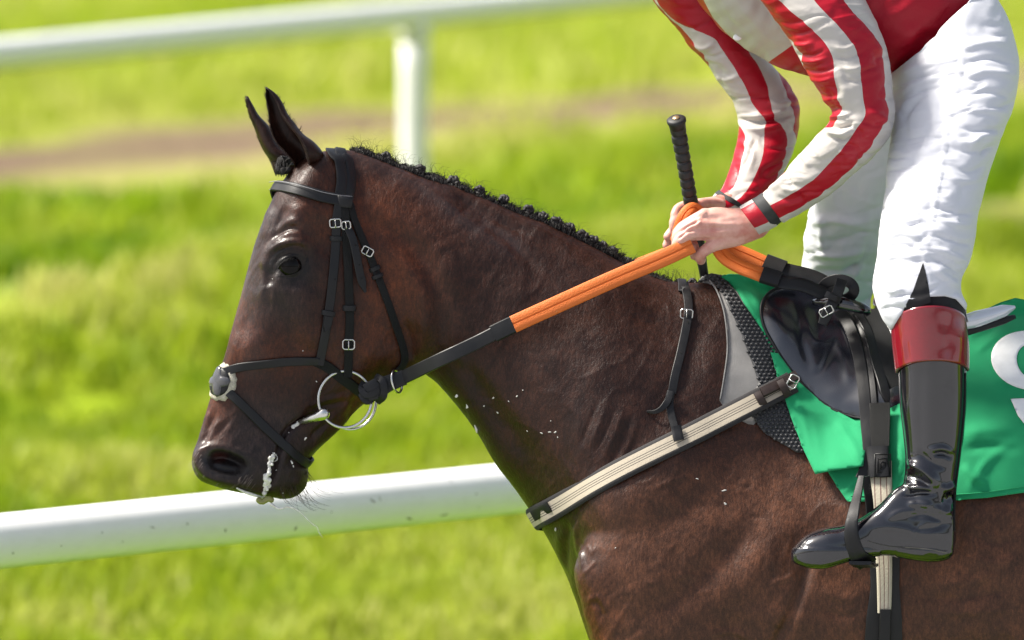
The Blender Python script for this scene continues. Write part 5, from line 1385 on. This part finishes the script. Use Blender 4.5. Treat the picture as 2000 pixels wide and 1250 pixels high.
# ---- breeches
NP = [(1742, 142, 1925, -40, -.05, .115), (1736, 166, 1962, 26, -.07, .12), (1736, 196, 1983, 90, -.095, .118), (1740, 226, 1987, 142, -.125, .11), (1742, 262, 1977, 208, -.155, .102), (1738, 300, 1955, 272, -.185, .095), (1733, 350, 1931, 338, -.22, .088), (1725, 405, 1913, 400, -.25, .082), (1718, 461, 1902, 465, -.275, .078), (1713, 507, 1893, 505, -.29, .074), (1705, 553, 1878, 540, -.305, .070), (1710, 584, 1876, 565, -.315, .067), (1722, 614, 1885, 594, -.32, .063), (1740, 645, 1892, 630, -.325, .060)]
V, F, fr_, D, n_ = edge_loft(NP, 130, 3.0)
PS = [ # fan of creases at the groin and along the seam
 ([(1750, 150), (1800, 130), (1860, 118)], 6, .005), ([(1752, 165), (1800, 150), (1850, 142)], 4, -.004), ([(1750, 190), (1790, 165), (1840, 150)], 6, .005), ([(1755, 205), (1800, 178), (1850, 168)], 4, -.004),
 ([(1750, 240), (1770, 200), (1800, 170)], 7, .005), ([(1765, 240), (1785, 205), (1815, 182)], 4, -.004), ([(1870, 100), (1920, 85), (1975, 88)], 6, .004), ([(1880, 125), (1930, 115), (1984, 128)], 5, -.004), ([(1885, 150), (1930, 140), (1985, 150)], 6, .004), ([(1885, 190), (1930, 180), (1980, 195)], 6, -.004), ([(1880, 215), (1930, 215), (1972, 225)], 6, .004),
 ([(1868, 250), (1910, 255), (1960, 250)], 6, -.004), ([(1865, 275), (1910, 280), (1950, 270)], 6, .004), ([(1890, 290), (1915, 268), (1955, 262)], 6, .006), ([(1915, 305), (1930, 290), (1950, 285)], 5, -.005), ([(1850, 320), (1890, 335), (1935, 320)], 6, -.003), ([(1850, 345), (1890, 355), (1925, 350)], 6, .003),
 ([(1735, 400), (1750, 375), (1775, 358)], 5, .005), ([(1738, 415), (1758, 388), (1785, 368)], 4, -.004), ([(1728, 440), (1760, 420), (1800, 415)], 6, .004), ([(1725, 460), (1755, 440), (1805, 440)], 5, -.005), ([(1722, 475), (1760, 455), (1810, 470)], 6, .006), ([(1720, 500), (1755, 478), (1800, 490)], 5, -.005), ([(1718, 515), (1750, 500), (1798, 505)], 6, .005), ([(1712, 540), (1745, 520), (1795, 528)], 5, -.004),
 ([(1825, 400), (1860, 415), (1905, 420)], 5, -.003), ([(1825, 425), (1870, 440), (1905, 440)], 5, .003), ([(1820, 455), (1860, 470), (1900, 480)], 5, -.004), ([(1815, 480), (1860, 500), (1890, 515)], 6, .005), ([(1815, 500), (1850, 520), (1878, 535)], 5, -.005), ([(1820, 520), (1850, 545), (1875, 560)], 6, .005), ([(1725, 560), (1745, 570), (1765, 560)], 5, .005), ([(1730, 590), (1750, 580), (1775, 575)], 5, -.004), ([(1860, 575), (1875, 590), (1888, 610)], 6, .006),
 ([(1745, 330), (1790, 300), (1840, 300)], 12, .003), ([(1750, 290), (1790, 280), (1830, 285)], 8, -.002),
 # the raised side seam, puckered
 ([(1885, 30), (1885, 80), (1878, 120), (1865, 180), (1852, 240), (1842, 300), (1832, 360), (1822, 420), (1812, 480), (1806, 515)], 3.4, .0024)]
for i, yy in enumerate(np.arange(70, 500, 14)):
    xs = np.interp(yy, [30, 120, 240, 360, 480], [1885, 1878, 1852, 1832, 1812])
    PS.append(([(xs - 26, yy + 6 + 3 * math.sin(i)), (xs, yy), (xs + 28, yy + 5 + 3 * math.sin(i * 1.7))], 3.0, (.0012 if i % 2 else -.0012)))
V = displace(V, F, PS, ((55, .004), (20, .0012)), 12, .0042, -8, 34)
bvP = BVHTree.FromPolygons([tuple(v) for v in V], [f for f in F if len(f) == 4])
nr = len(D); G = V[:nr * n_].reshape(nr, n_, 3).copy()
HEMC = np.array([(1690, 652), (1738, 647), (1752, 624), (1770, 597), (1786, 583), (1812, 578), (1845, 577), (1868, 583), (1883, 600), (1905, 634)], float)
thc = np.linspace(0, 2 * math.pi, n_, endpoint=False)
for j in range(n_):
    if math.sin(thc[j]) < -.05: continue
    col = G[:, j]; q = proj(col); hy = np.interp(q[:, 0], HEMC[:, 0], HEMC[:, 1]); ov = np.where(q[:, 1] > hy)[0]
    ov = ov[ov > nr * .6]
    if len(ov):
        k = ov[0]; t0 = q[k-1, 1] - hy[k-1]; t1 = q[k, 1] - hy[k]; f = t0 / (t0 - t1) if t1 != t0 else 0
        p0 = col[k-1] + (col[k] - col[k-1]) * f
        for r_ in range(k, nr): G[r_, j] = p0 + np.array([0, .0004 * (r_ - k), 0])
V = np.vstack([G.reshape(-1, 3)])
F2 = [f for f in F if len(f) == 4]
br = mk('breeches_leg', V, F2, M_PANTS, rider); m_ = br.modifiers.new('thickness', 'SOLIDIFY'); m_.thickness = .0015; m_.offset = -1
GV_, GF_, _ = sheet(outline=[(1764, 606), (1772, 590), (1784, 566), (1793, 540), (1803, 512), (1809, 536), (1814, 560), (1818, 590), (1800, 598)], spacing=5, off=.0022, smooth=2, bvh=bvP, fall=-.375)
mk('knee_gusset', GV_, GF_, M_SOCK, br)
FP = [(1700, 160, 1900, 10, .05, .115), (1665, 250, 1850, 210, .13, .10), (1612, 340, 1800, 330, .19, .09), (1584, 400, 1775, 395, .22, .082), (1572, 461, 1745, 465, .25, .078), (1567, 522, 1720, 525, .28, .072), (1578, 580, 1702, 590, .30, .066), (1600, 640, 1702, 645, .31, .06)]
V, F, fr_, D, n_ = edge_loft(FP, 90, 4)
V = displace(V, F, [([(1580, 440), (1620, 430), (1690, 440)], 7, .006), ([(1590, 470), (1640, 470), (1700, 450)], 6, -.005), ([(1575, 490), (1630, 500), (1700, 490)], 6, .005), ([(1590, 525), (1640, 530), (1700, 510)], 6, -.005), ([(1610, 410), (1605, 460), (1612, 510)], 6, .005), ([(1690, 500), (1670, 540), (1650, 580)], 6, .005), ([(1700, 470), (1680, 510), (1640, 540)], 5, -.004)], ((50, .005), (18, .0012)), 15, .004, -8, 34)
br2 = mk('breeches_leg', V, [f for f in F], M_PANTS, rider)
# pelvis joins both legs
V, F = loft_sections([((1750, 140), (1935, -30), .11, [.9]*8, .5, .5), ((1745, 180), (1962, 40), .15, [1]*8, .5, .5), ((1760, 220), (1978, 110), .15, [1]*8, .5, .5), ((1800, 240), (1970, 170), .12, [1]*8, .5, .5)], k=8, n=30); mk('breeches_seat', V, F, M_PANTS, rider)
# sock above the boot
V, F, *_ = edge_loft([(1750, 560, 1866, 545, -.315, .056), (1748, 600, 1882, 585, -.32, .057), (1748, 640, 1886, 625, -.325, .057), (1750, 690, 1886, 680, -.326, .056)], 64, 4); mk('sock', V, F, M_SOCK, rider)

# ---- boots
def make_boot():
    sh = edge_loft([(1747, 640, 1886, 632, -.326, .058), (1750, 680, 1888, 676, -.327, .058), (1754, 725, 1888, 722, -.328, .0575), (1757, 790, 1888, 790, -.33, .055), (1764, 850, 1883, 850, -.333, .050), (1768, 900, 1876, 902, -.336, .045), (1765, 940, 1870, 945, -.338, .042), (1758, 980, 1867, 985, -.340, .041), (1750, 1030, 1867, 1030, -.342, .040), (1770, 1075, 1858, 1075, -.342, .036)], 48, 5)
    # foot: rings along x, (px, top, bottom, half depth, y)
    ft = np.array([(1546, 1074, 1095, .014, -.345), (1553, 1065, 1100, .028, -.345), (1575, 1049, 1105, .041, -.346), (1610, 1036, 1107, .047, -.347), (1648, 1030, 1096, .044, -.347), (1685, 1014, 1087, .041, -.346), (1715, 992, 1083, .038, -.345), (1745, 962, 1084, .037, -.344), (1780, 945, 1090, .037, -.343), (1815, 940, 1094, .037, -.343), (1845, 945, 1094, .034, -.342), (1860, 975, 1084, .028, -.342), (1867, 1010, 1062, .014, -.342)])
    ft[2:10, 1] -= 5; ft[2:10, 2] += 3
    S = cat(ft, n=60); a = np.linspace(0, 2 * math.pi, 30, endpoint=False); rings = []
    for x, tp, bt, hd, yy in S:
        A, B = P(x, tp, yy), P(x, bt, yy); m = (A + B) / 2; h = (A[2] - B[2]) / 2
        cz = np.cos(a); sz = np.sin(a)
        rings.append(np.stack([np.full(30, m[0]), yy + hd * np.sign(sz) * abs(sz) ** .8, m[2] + h * np.where(cz < 0, -abs(cz) ** .45, abs(cz) ** .9)], 1))
    V, F = merge([sh[:2], loft(rings)])
    me = remesh(V, F, .0028, it=5, fac=.5)
    V = verts_of(me); N = norms_of(me); pp = proj(V); nw = near_weight(V, N)
    BS = [([(1768, 905), (1800, 915), (1836, 950)], 8, .010), ([(1790, 880), (1815, 900), (1850, 915)], 7, -.005), ([(1775, 1030), (1810, 1034), (1858, 1020)], 5, -.003), ([(1762, 925), (1790, 935), (1820, 952), (1836, 958)], 5, -.007), ([(1765, 955), (1800, 952), (1836, 950)], 6, .008), ([(1760, 968), (1795, 962), (1830, 965)], 4, -.006), ([(1770, 985), (1800, 985), (1822, 990)], 6, .006), ([(1836, 950), (1850, 955), (1866, 945)], 6, .006), ([(1840, 970), (1855, 975), (1864, 962)], 9, -.008), ([(1825, 990), (1845, 1000), (1860, 998)], 5, .005),
          ([(1730, 1018), (1760, 1000), (1800, 1002)], 7, .004), ([(1770, 1008), (1810, 1006), (1850, 1022)], 6, -.005), ([(1690, 1032), (1740, 1030), (1800, 1040), (1855, 1045)], 9, .004), ([(1775, 1060), (1790, 1035), (1810, 1020)], 2.6, .0018),
          ([(1820, 888), (1845, 886), (1860, 896)], 5, -.006), ([(1810, 880), (1840, 876), (1864, 886)], 5, .004), ([(1800, 690), (1796, 790), (1800, 900)], 13, -.002), ([(1845, 690), (1846, 790), (1842, 900)], 13, -.002)]
    f = stroke_field(pp, BS)
    # sole and heel step
    f += .0022 * smooth01((pp[:, 1] - (1070 + (pp[:, 0] - 1700) * .02)) / 5) * (pp[:, 0] < 1720) + .0022 * smooth01((pp[:, 1] - (1068 + (pp[:, 0] - 1760) * .06)) / 5) * (pp[:, 0] > 1750)
    V = V + N * (f * nw)[:, None]
    me.vertices.foreach_set('co', V.ravel()); me.update(); return me
bm = make_boot()
boot = mko('boot', bm, M_PATENT, rider)
def red_top():
    n, k = 80, 26; th = np.linspace(0, 2 * math.pi, n, endpoint=False); rings = []
    for v in np.linspace(0, 1, k):
        lx, rx = np.interp(v, [0, .5, 1], [1742, 1746, 1752]), np.interp(v, [0, .5, 1], [1884, 1890, 1890])
        base = 632 + v * 96; arch = np.interp(v, [0, 1], [31, 22]); tilt = np.interp(v, [0, 1], [-8, -4])
        m = (lx + rx) / 2; h = (rx - lx) / 2; ring = []
        for a in th:
            px = m - h * math.cos(a); py = base - arch * max(0, math.sin(a)) ** 1.1 + tilt * (px - lx) / (rx - lx)
            ring.append(P(px, py, -.327 - .0605 * math.sin(a)))
        rings.append(np.array(ring))
    V, F = loft(rings, cap=False)
    V = displace(V, F, [([(1768, 655), (1772, 680), (1774, 712)], 2.5, -.003), ([(1764, 655), (1768, 680), (1770, 712)], 2.5, .0025), ([(1845, 610), (1850, 660), (1848, 705)], 9, -.0025), ([(1866, 620), (1872, 660), (1870, 712)], 9, .002)], ((50, .0005),), 4)
    return V, F
V, F = red_top(); rt = mk('red_cuff', V, F, M_PRED, boot); m_ = rt.modifiers.new('thickness', 'SOLIDIFY'); m_.thickness = .003; m_.offset = -1
# piping along the lower edge of the cuff and the rear zip line
n_r = 80; lowr = V[-n_r:]; V2, F2 = tube(np.vstack([lowr, lowr[:1]]), .0014, 6, cap=False); mk('cuff_piping', V2, F2, leather('dark_red_edge', (.05, .004, .006), .4), boot)
zb = BVHTree.FromPolygons([tuple(v) for v in verts_of(bm)], [tuple(p.vertices) for p in bm.polygons])
zl = []
for x, y in cat([(1886, 725), (1884, 800), (1878, 860), (1872, 910), (1866, 960), (1864, 1000), (1864, 1040)], step=5):
    p, nrm = hit(x - 1, y, zb)
    if p is None: p = P(x - 3, y, -.335)
    zl.append(p)
V, F = tube(sm(np.array(zl), 2), .0022, 8); mk('zip', V, F, M_WEB, boot)
hl = []
for x, y in cat([(1766, 1068), (1790, 1070), (1820, 1074), (1850, 1080)], step=4):
    p, nrm = hit(x, y, zb)
    if p is not None: hl.append(p + nrm * .0008)
V, F = tube(sm(np.array(hl), 1), .0010, 6); mk('welt', V, F, simple('pale_welt', (.14, .125, .11), .6), boot)
hl = []
for x, y in cat([(1694, 1056), (1715, 1062), (1740, 1067), (1765, 1068)], step=4):
    p, nrm = hit(x, y, zb)
    if p is not None: hl.append(p + nrm * .0006)
V, F = tube(sm(np.array(hl), 1), .0008, 6); mk('welt', V, F, simple('dark_welt', (.06, .055, .05), .6), boot)
# the other boot, on the far side
fb = boot.copy(); fb.data = bm.copy(); COL.objects.link(fb); fb.data.transform(Matrix.Diagonal((1, -1, 1, 1))); fb.data.flip_normals(); fb.parent = rider; fb.matrix_parent_inverse = boot.matrix_parent_inverse.copy()
fc = rt.copy(); fc.data = rt.data.copy(); COL.objects.link(fc); fc.data.transform(Matrix.Diagonal((1, -1, 1, 1))); fc.data.flip_normals(); fc.parent = fb; fc.matrix_parent_inverse = Matrix()

# ---- stirrup strap round the near foot
st = cat([P(1683, 932, -.318), P(1676, 965, -.345), P(1668, 1000, -.380), P(1663, 1030, -.3935), P(1666, 1058, -.394), P(1676, 1085, -.388), P(1694, 1100, -.36)], n=34)
V, F = ribbon(st, np.tile([-.35, -1.0, .12], (34, 1)), px2m(1) * np.interp(np.linspace(0, 1, 34), [0, .15, .5, .8, 1], [12, 16, 24, 34, 40]), .004); mk('stirrup', V, F, M_LEA, saddle, sharp=35)
st = cat([P(1690, 930, -.305), P(1697, 980, -.298), P(1699, 1030, -.297), P(1694, 1080, -.30)], n=20)
V, F = ribbon(st, np.tile([.3, -1.0, 0], (20, 1)), px2m(16), .004); mk('stirrup', V, F, M_LEA, saddle, sharp=35)
V, F = ribbon(cat([P(1680, 1096, -.39), P(1688, 1102, -.345), P(1694, 1100, -.298)], n=12), np.tile([0, 0, -1.0], (12, 1)), px2m(44), .006); mk('stirrup_tread', V, F, M_LEA, saddle, sharp=35)

# ---- whip
whip = empty('whip', tuple(P(1322, 232, -.10)), 'black riding whip with ribbed grip held upright in the rider hand', 'whip')
wp = cat([P(1322, 240, -.120), P(1338, 330, -.078), P(1352, 410, -.040), P(1364, 470, -.014), P(1375, 535, .012), P(1392, 620, .10), P(1420, 760, .20)], n=150)
wx = proj(wp); r = np.interp(wx[:, 1], [236, 300, 400, 470, 520, 760], [.0150, .0125, .0122, .011, .0085, .003])
ph = wx[:, 1]
ridge = np.zeros(150)
for e in np.arange(268, 420, 17.5): ridge -= .0030 * np.exp(-((ph - e) / 1.6) ** 2); ridge += .0006 * np.exp(-((ph - e + 4) / 3) ** 2)
wp2 = cat(wp[::3], n=420); wy = proj(wp2)[:, 1]; rr_ = np.interp(wy, ph, r)
for e in np.arange(262, 420, 17): rr_ = rr_ - .0028 * np.exp(-((wy - e) / 1.7) ** 2) + .0012 * smooth01((wy - e) / 14) * smooth01((e + 16 - wy) / 3)
V, F = tube(wp2, rr_, 20); mk('shaft', V, F, M_WHIP, whip)
ax_ = unit(wp[6] - wp[0])
kp = np.array([wp[0] + ax_ * .010, wp[0] + ax_ * .002, wp[0] - ax_ * .002, wp[0] - ax_ * .007, wp[0] - ax_ * .0095])
V, F = tube(kp, [.0145, .0150, .0172, .0172, .0140], 28); mk('knob', V, F, M_WHIP, whip)
cc = wp[0] - ax_ * .0094; V, F = tube(np.array([cc, cc - ax_ * .0022]), [.0068, .0060], 18); mk('cap', V, F, NT('brass_cap').set(Base_Color=(.55, .40, .22), Metallic=.8, Roughness=.35), whip)
# ================================================================== HAIR, FOAM, SMALL DETAIL
M_HAIR = simple('black_hair', (.007, .0055, .0055), .65, .4, 200, 0)
M_HAIRB = simple('brown_hair', (.045, .026, .018), .5, .4, 200, 0)
M_WHISK = simple('whisker', (.16, .13, .11), .5, .4, 200, 0)
def strands(list_, r0, seg=3):
    parts = []
    for c in list_:
        k = len(c); parts.append(tube(c, r0 * np.linspace(1, .25, k), seg))
    return merge(parts)
CREST = cat([(684, 293), (720, 299), (765, 318), (822, 340), (886, 361), (940, 384), (1000, 410), (1060, 432), (1120, 460), (1180, 492), (1240, 522), (1290, 543), (1332, 554), (1372, 553)], n=260)
def crest_pt(u, y=.004, lift=0):
    i = u * 259; k = int(i); f = i - k; a = CREST[k] * (1 - f) + CREST[min(k + 1, 259)] * f
    return a
H = []
for i in range(5200):
    u = random.random(); a = crest_pt(u)
    big = 1 - .0 - .45 * (a[0] > 1240)
    big *= np.interp(a[0], [684, 1040, 1080], [.55, .65, .8]); lump = .75 + .5 * abs(math.sin(a[0] / 15.5))
    y0 = random.uniform(-.010, .016); L = random.uniform(.010, .020) * big * lump
    z = P(a[0] + random.uniform(-3, 3), a[1] + 9 - 4 * (y0 > 0), y0)
    dx = random.uniform(-.5, .8); dy = random.uniform(-.2, .9)
    H.append(np.array([z, z + L * np.array([dx * .25, dy * .2, .55]), z + L * np.array([dx * .6, dy * .5, .95]), z + L * np.array([dx * 1.1, dy * 1.1, 1.05])]))
V, F = strands(H, .0011)
mane = mk('mane', V, F, M_HAIR, horse); mane['label'] = 'short black plaited mane'
# rough ridge the hair grows from
rp = np.array([P(a[0], a[1] + 6, .004) for a in CREST]); rr_ = .0062 + .0022 * np.sin(np.arange(260) * .78) + .0016 * rng.random(260)
rr_ *= np.interp(CREST[:, 0], [684, 720, 1040, 1080, 1220, 1260, 1372], [.4, .55, .65, .85, .85, .5, .5])
V, F = tube(rp, rr_, 12); mk('mane_ridge', V, F, M_HAIR, mane)
W = []
for i in range(520):
    u = random.random() ** 1.1; a = crest_pt(u); z = P(a[0], a[1] + 2, random.uniform(0, .012)); L = random.uniform(.012, .036)
    cv = random.uniform(-.8, .9); W.append(cat(np.array([z, z + L * np.array([cv * .15 + .05, 0, .4]), z + L * np.array([cv * .45, .1, .75]), z + L * np.array([cv * 1.0, .2, .95 - abs(cv) * .3])]), n=7))
V, F = strands(W, .00042); fo = tag(mk('loose_hairs', V, F, M_HAIR, mane), kind='stuff')
def plait(px, py, s, rot):
    parts = []
    c = P(px, py, .006)
    for k in range(7):
        a = k * 1.15 + rot; q = c + s * np.array([.0052 * math.cos(a), .002 * math.sin(k * 2.1), .0046 * math.sin(a)])
        ax = np.array([[math.cos(a + 1.2), 0, math.sin(a + 1.2)], [0, 1, 0], [-math.sin(a + 1.2), 0, math.cos(a + 1.2)]])
        parts.append(ball(q, (.0058 * s, .0066 * s, .0034 * s), 10, 7, ax))
    parts.append(ball(c, (.0062 * s, .007 * s, .006 * s), 10, 8))
    V, F = merge(parts); return mk('plait', V, F, M_PLAIT, mane)
M_PLAIT = simple('plaited_hair', (.011, .009, .009), .6, .4, 300, .5, 600, .002)
for i, (x, y, s) in enumerate([(753, 303, 1.25), (821, 328, 1.3), (885, 351, 1.5), (936, 369, 1.3), (984, 387, 1.3), (1032, 407, 1.35), (1060, 420, 1.3), (1085, 432, 1.6), (1112, 444, 1.5), (1136, 458, 1.6), (1158, 468, 1.5), (1176, 478, 1.3), (1196, 489, 1.4), (1222, 507, 1.1), (1246, 522, 1.0), (1352, 549, 1.1)]):
    plait(x, y + 3, s * .88, i * 1.7)
# forelock tucked behind the browband
FLK = []
for i in range(170):
    s = P(562 + random.uniform(-14, 14), 312 + random.uniform(-8, 10), random.uniform(-.03, .03)); e = P(546 + random.uniform(-9, 16), 334 + random.uniform(-5, 12), random.uniform(-.055, .0))
    m = (s + e) / 2 + np.array([random.uniform(-.012, .004), -.01, random.uniform(0, .012)])
    FLK.append(cat(np.array([s, m, e]), n=6))
V, F = strands(FLK, .0009); fl = mk('forelock', V, F, M_HAIR, horse)
V, F = merge([ball(P(545, 330, -.035), .006, 12, 8), ball(P(553, 334, -.04), .007, 12, 8), ball(P(562, 331, -.04), .0055, 12, 8)]); mk('forelock_knot', V, F, M_PLAIT, fl)
# ear fringe
EF = []
for edge, y0, dirx in (([(574, 320), (560, 302), (541, 281), (530, 258), (526, 238), (523, 212), (519, 190), (520, 172)], -.045, -1), ([(604, 322), (596, 290), (582, 264), (566, 246), (552, 226), (543, 205)], -.075, -.8), ([(535, 318), (515, 292), (506, 272), (499, 252), (489, 228), (484, 210), (481, 192)], .05, -1), ([(592, 262), (575, 240), (562, 223), (553, 203), (540, 184)], -.045, .8)):
    c = cat(edge, n=120)
    for k in range(40 if dirx == .8 else 150):
        a = c[random.randrange(120)]; z = P(a[0] + random.uniform(-1, 3) * -dirx, a[1], y0 + random.uniform(-.006, .006)); L = random.uniform(.003, .0085)
        EF.append(np.array([z, z + L * np.array([dirx * .35, -.1, .5]), z + L * np.array([dirx * .6, -.2, .95])]))
V, F = strands(EF, .00055); tag(mk('ear_hair', V, F, M_HAIRB, horse), kind='stuff')
# lashes on the upper lid
LS = []
for x, y in cat([(545, 520), (555, 509), (569, 502), (584, 502)], n=46):
    z = on_ball(x + random.uniform(-1, 1), y, RB + .0012); L = random.uniform(.006, .012)
    LS.append(cat(np.array([z, z + L * np.array([-.25, -.6, -.15]), z + L * np.array([-.5, -.9, -.6])]), n=5))
V, F = strands(LS, .0004); tag(mk('eyelashes', V, F, M_HAIR, horse), kind='stuff')
# whiskers
WK = []
for i in range(60):
    x, y = random.choice([(random.uniform(545, 598), random.uniform(944, 968))] * 3 + [(random.uniform(595, 603), random.uniform(915, 945))]); d0 = depth_at(x, y)[0]; z = P(x, min(y, 966), d0 + .002)
    L = random.uniform(.015, .055); dx = random.uniform(.1, .95); WK.append(cat(np.array([z, z + L * np.array([dx * .4, -.15, -.4]), z + L * np.array([dx * .85, -.2, -.62]), z + L * np.array([dx * 1.3, -.2, -.7])]), n=8))
V, F = strands(WK, .00045); tag(mk('whiskers', V, F, M_HAIRB, horse), kind='stuff')
WK = []
for i in range(46):
    x, y = random.choice([(random.uniform(373, 400), random.uniform(880, 932)), (random.uniform(420, 470), random.uniform(940, 962)), (random.uniform(470, 500), random.uniform(925, 945))]); d0 = depth_at(x, y)[0]; z = P(x, y, d0 + .001)
    L = random.uniform(.006, .020); WK.append(cat(np.array([z, z + L * np.array([-.3, -.25, -.35]), z + L * np.array([-.6, -.45, -.8])]), n=6))
V, F = strands(WK, .00032); tag(mk('whiskers', V, F, M_WHISK, horse), kind='stuff')
# foam at the lips, flecks on the coat
t = NT('saliva_foam'); n = t.noise(160, 5, .6, t.coord())
t.set(Base_Color=t.ramp(n, [(.3, (.50, .48, .42)), (.6, (.78, .77, .73))]), Roughness=.22, Specular_IOR_Level=.6, Normal=t.bump(n, .6, .002)); M_FOAM = t.m
t = NT('green_saliva'); t.set(Base_Color=(.20, .20, .055), Roughness=.12, Specular_IOR_Level=.6, Subsurface_Weight=.3, Subsurface_Radius=(.01, .01, .004)); M_DROOL = t.m
def blobs(pts, mat, name, vox=.0011, jit=.0020, dens=60):
    parts = []
    A = np.array(pts, float); C_ = cat(A, n=dens)
    for a, b, r in C_:
        d0 = depth_at(a, b)[0]; parts.append(ball(P(a, b, d0 - r * .25) + rng.normal(0, jit, 3), r * random.uniform(.35, 1.0), 8, 6))
    V, F = merge(parts); me = remesh(V, F, vox, 2, .5); return tag(mko(name, me, mat, horse), kind='stuff')
blobs([(534, 884, .0022), (530, 895, .0038), (527, 908, .0046), (526, 920, .0044), (521, 930, .0062), (522, 940, .0058), (519, 952, .0052), (516, 964, .0050), (514, 974, .0042)], M_FOAM, 'foam')
blobs([(535, 885, .0018), (541, 891, .0016), (541, 899, .0016), (536, 900, .0014)], M_FOAM, 'foam', .0008, .0004, 24)
blobs([(568, 836, .0022), (578, 830, .0040), (588, 824, .0046), (600, 820, .0030)], M_FOAM, 'foam', .0011, .001, 30)
V, F = tube(cat([P(462, 953, depth_at(462, 952)[0] - .0005), P(478, 961, depth_at(478, 958)[0] - .001), P(500, 968, depth_at(500, 963)[0] - .001), P(516, 972, depth_at(516, 966)[0] - .002)], n=24), [.0014 + .0016 * math.sin(i / 23 * math.pi) for i in range(24)], 8); mk('lip_saliva', V, F, M_FOAM, horse)
me = remesh(*merge([ball(P(506 + 4 * i, 977 + 3 * math.sin(i), -.075), (.006 + .0014 * math.sin(i * 2), .006, .0055), 10, 8) for i in range(7)]), .0011, 3); mko('lip_saliva', me, M_DROOL, horse)
dr = cat([P(528, 984, -.08), P(546, 994, -.085), P(562, 990, -.085), P(580, 996, -.085), P(594, 1008, -.085), P(608, 1022, -.085), P(620, 1030, -.085), P(622, 1038, -.085), P(630, 1050, -.085)], n=50)
V, F = tube(dr, np.interp(np.linspace(0, 1, 50), [0, .2, .5, 1], [.0024, .0014, .0008, .0004]) * (1 + .3 * rng.random(50)), 6); mk('saliva_thread', V, F, M_FOAM, horse)
FL = [(893, 772, 4, 6), (912, 792, 4, 7), (930, 835, 3, 13), (946, 793, 2, 2), (964, 777, 2.5, 2), (972, 806, 3, 2), (994, 784, 1.5, 1.5), (1010, 774, 2, 2), (1021, 762, 1.4, 1.4), (1058, 846, 3, 1.6), (1075, 844, 4, 1.6), (1085, 844, 2.5, 2.5), (1089, 854, 1.5, 2), (1030, 842, 1.5, 1.5), (1076, 822, 1.2, 1.2), (1414, 958, 5, 2), (1416, 984, 3, 3), (1362, 935, 3, 1.5), (1086, 1033, 2.5, 6), (1202, 1070, 1.6, 1.2), (569, 903, 3, 5), (573, 911, 2, 3), (596, 857, 3.4, 4), (552, 963, 1.6, 1.6), (618, 745, 1.3, 2), (592, 685, 1.4, 1.4), (540, 918, 1.5, 1), (564, 845, 1.2, 1.2)]
for i, (x, y, a, b) in enumerate(FL):
    d0, nn_ = depth_at(x, y); V, F = ball((0, 0, 0), (px2m(a) * .8, .0007, px2m(b) * .85), 10, 6)
    V = V + np.array([[.5 * px2m(a) * math.sin(2.4 * v[2] / px2m(b) + i * 1.7), 0, 0] for v in V]); mk('foam_fleck', V + P(x, y, d0) + nn_ * .0003, F, M_FOAM, horse)
# mud flecks and a scuff on the near rail
MUD = simple('dried_mud', (.20, .20, .15), .9, .3, 200, .5, 400)
rt_ = [o for o in near_rail.children if o.name.startswith('rail_tube')][0]
bvR = BVHTree.FromPolygons([tuple(v) for v in verts_of(rt_.data)], [tuple(p.vertices) for p in rt_.data.polygons])
for i, (x, y, a, b, an) in enumerate([(440, 1036, 4, 6, .4), (366, 1023, 5, 2.5, -.5), (26, 1080, 3.5, 3, .8), (578, 1032, 5, 8, 0), (648, 1000, 3, 3, 0), (728, 978, 3, 17, .9), (742, 974, 2, 10, .2), (800, 1013, 16, 4, -.35), (868, 1006, 14, 4, .2), (120, 1066, 3, 2, 0), (240, 1058, 4, 2, 0), (298, 1030, 9, 1.6, -.3), (930, 965, 4, 3, .3), (880, 940, 3, 2, 0), (520, 1062, 4, 3, 0), (200, 1040, 2.5, 2.5, 0)]):
    p, nr_ = hit(x, y, bvR)
    if p is None: continue
    V, F = ball((0, 0, 0), (px2m(a) * .65, .0006, px2m(b) * .65), 10, 6); c_, s_ = math.cos(an), math.sin(an)
    V = V * (1 + .25 * np.sin(V[:, :1] * 900 + i)); V = np.stack([V[:, 0] * c_ - V[:, 2] * s_, V[:, 1], V[:, 0] * s_ + V[:, 2] * c_], 1)
    u_ = unit(np.cross([0, 0, 1.0], nr_)); w_ = np.cross(nr_, u_)
    mk('mud_fleck', p + V[:, :1] * u_ * -1 * np.sign(u_[0]) * -1 + V[:, 1:2] * nr_ + V[:, 2:] * w_, F, MUD, near_rail)
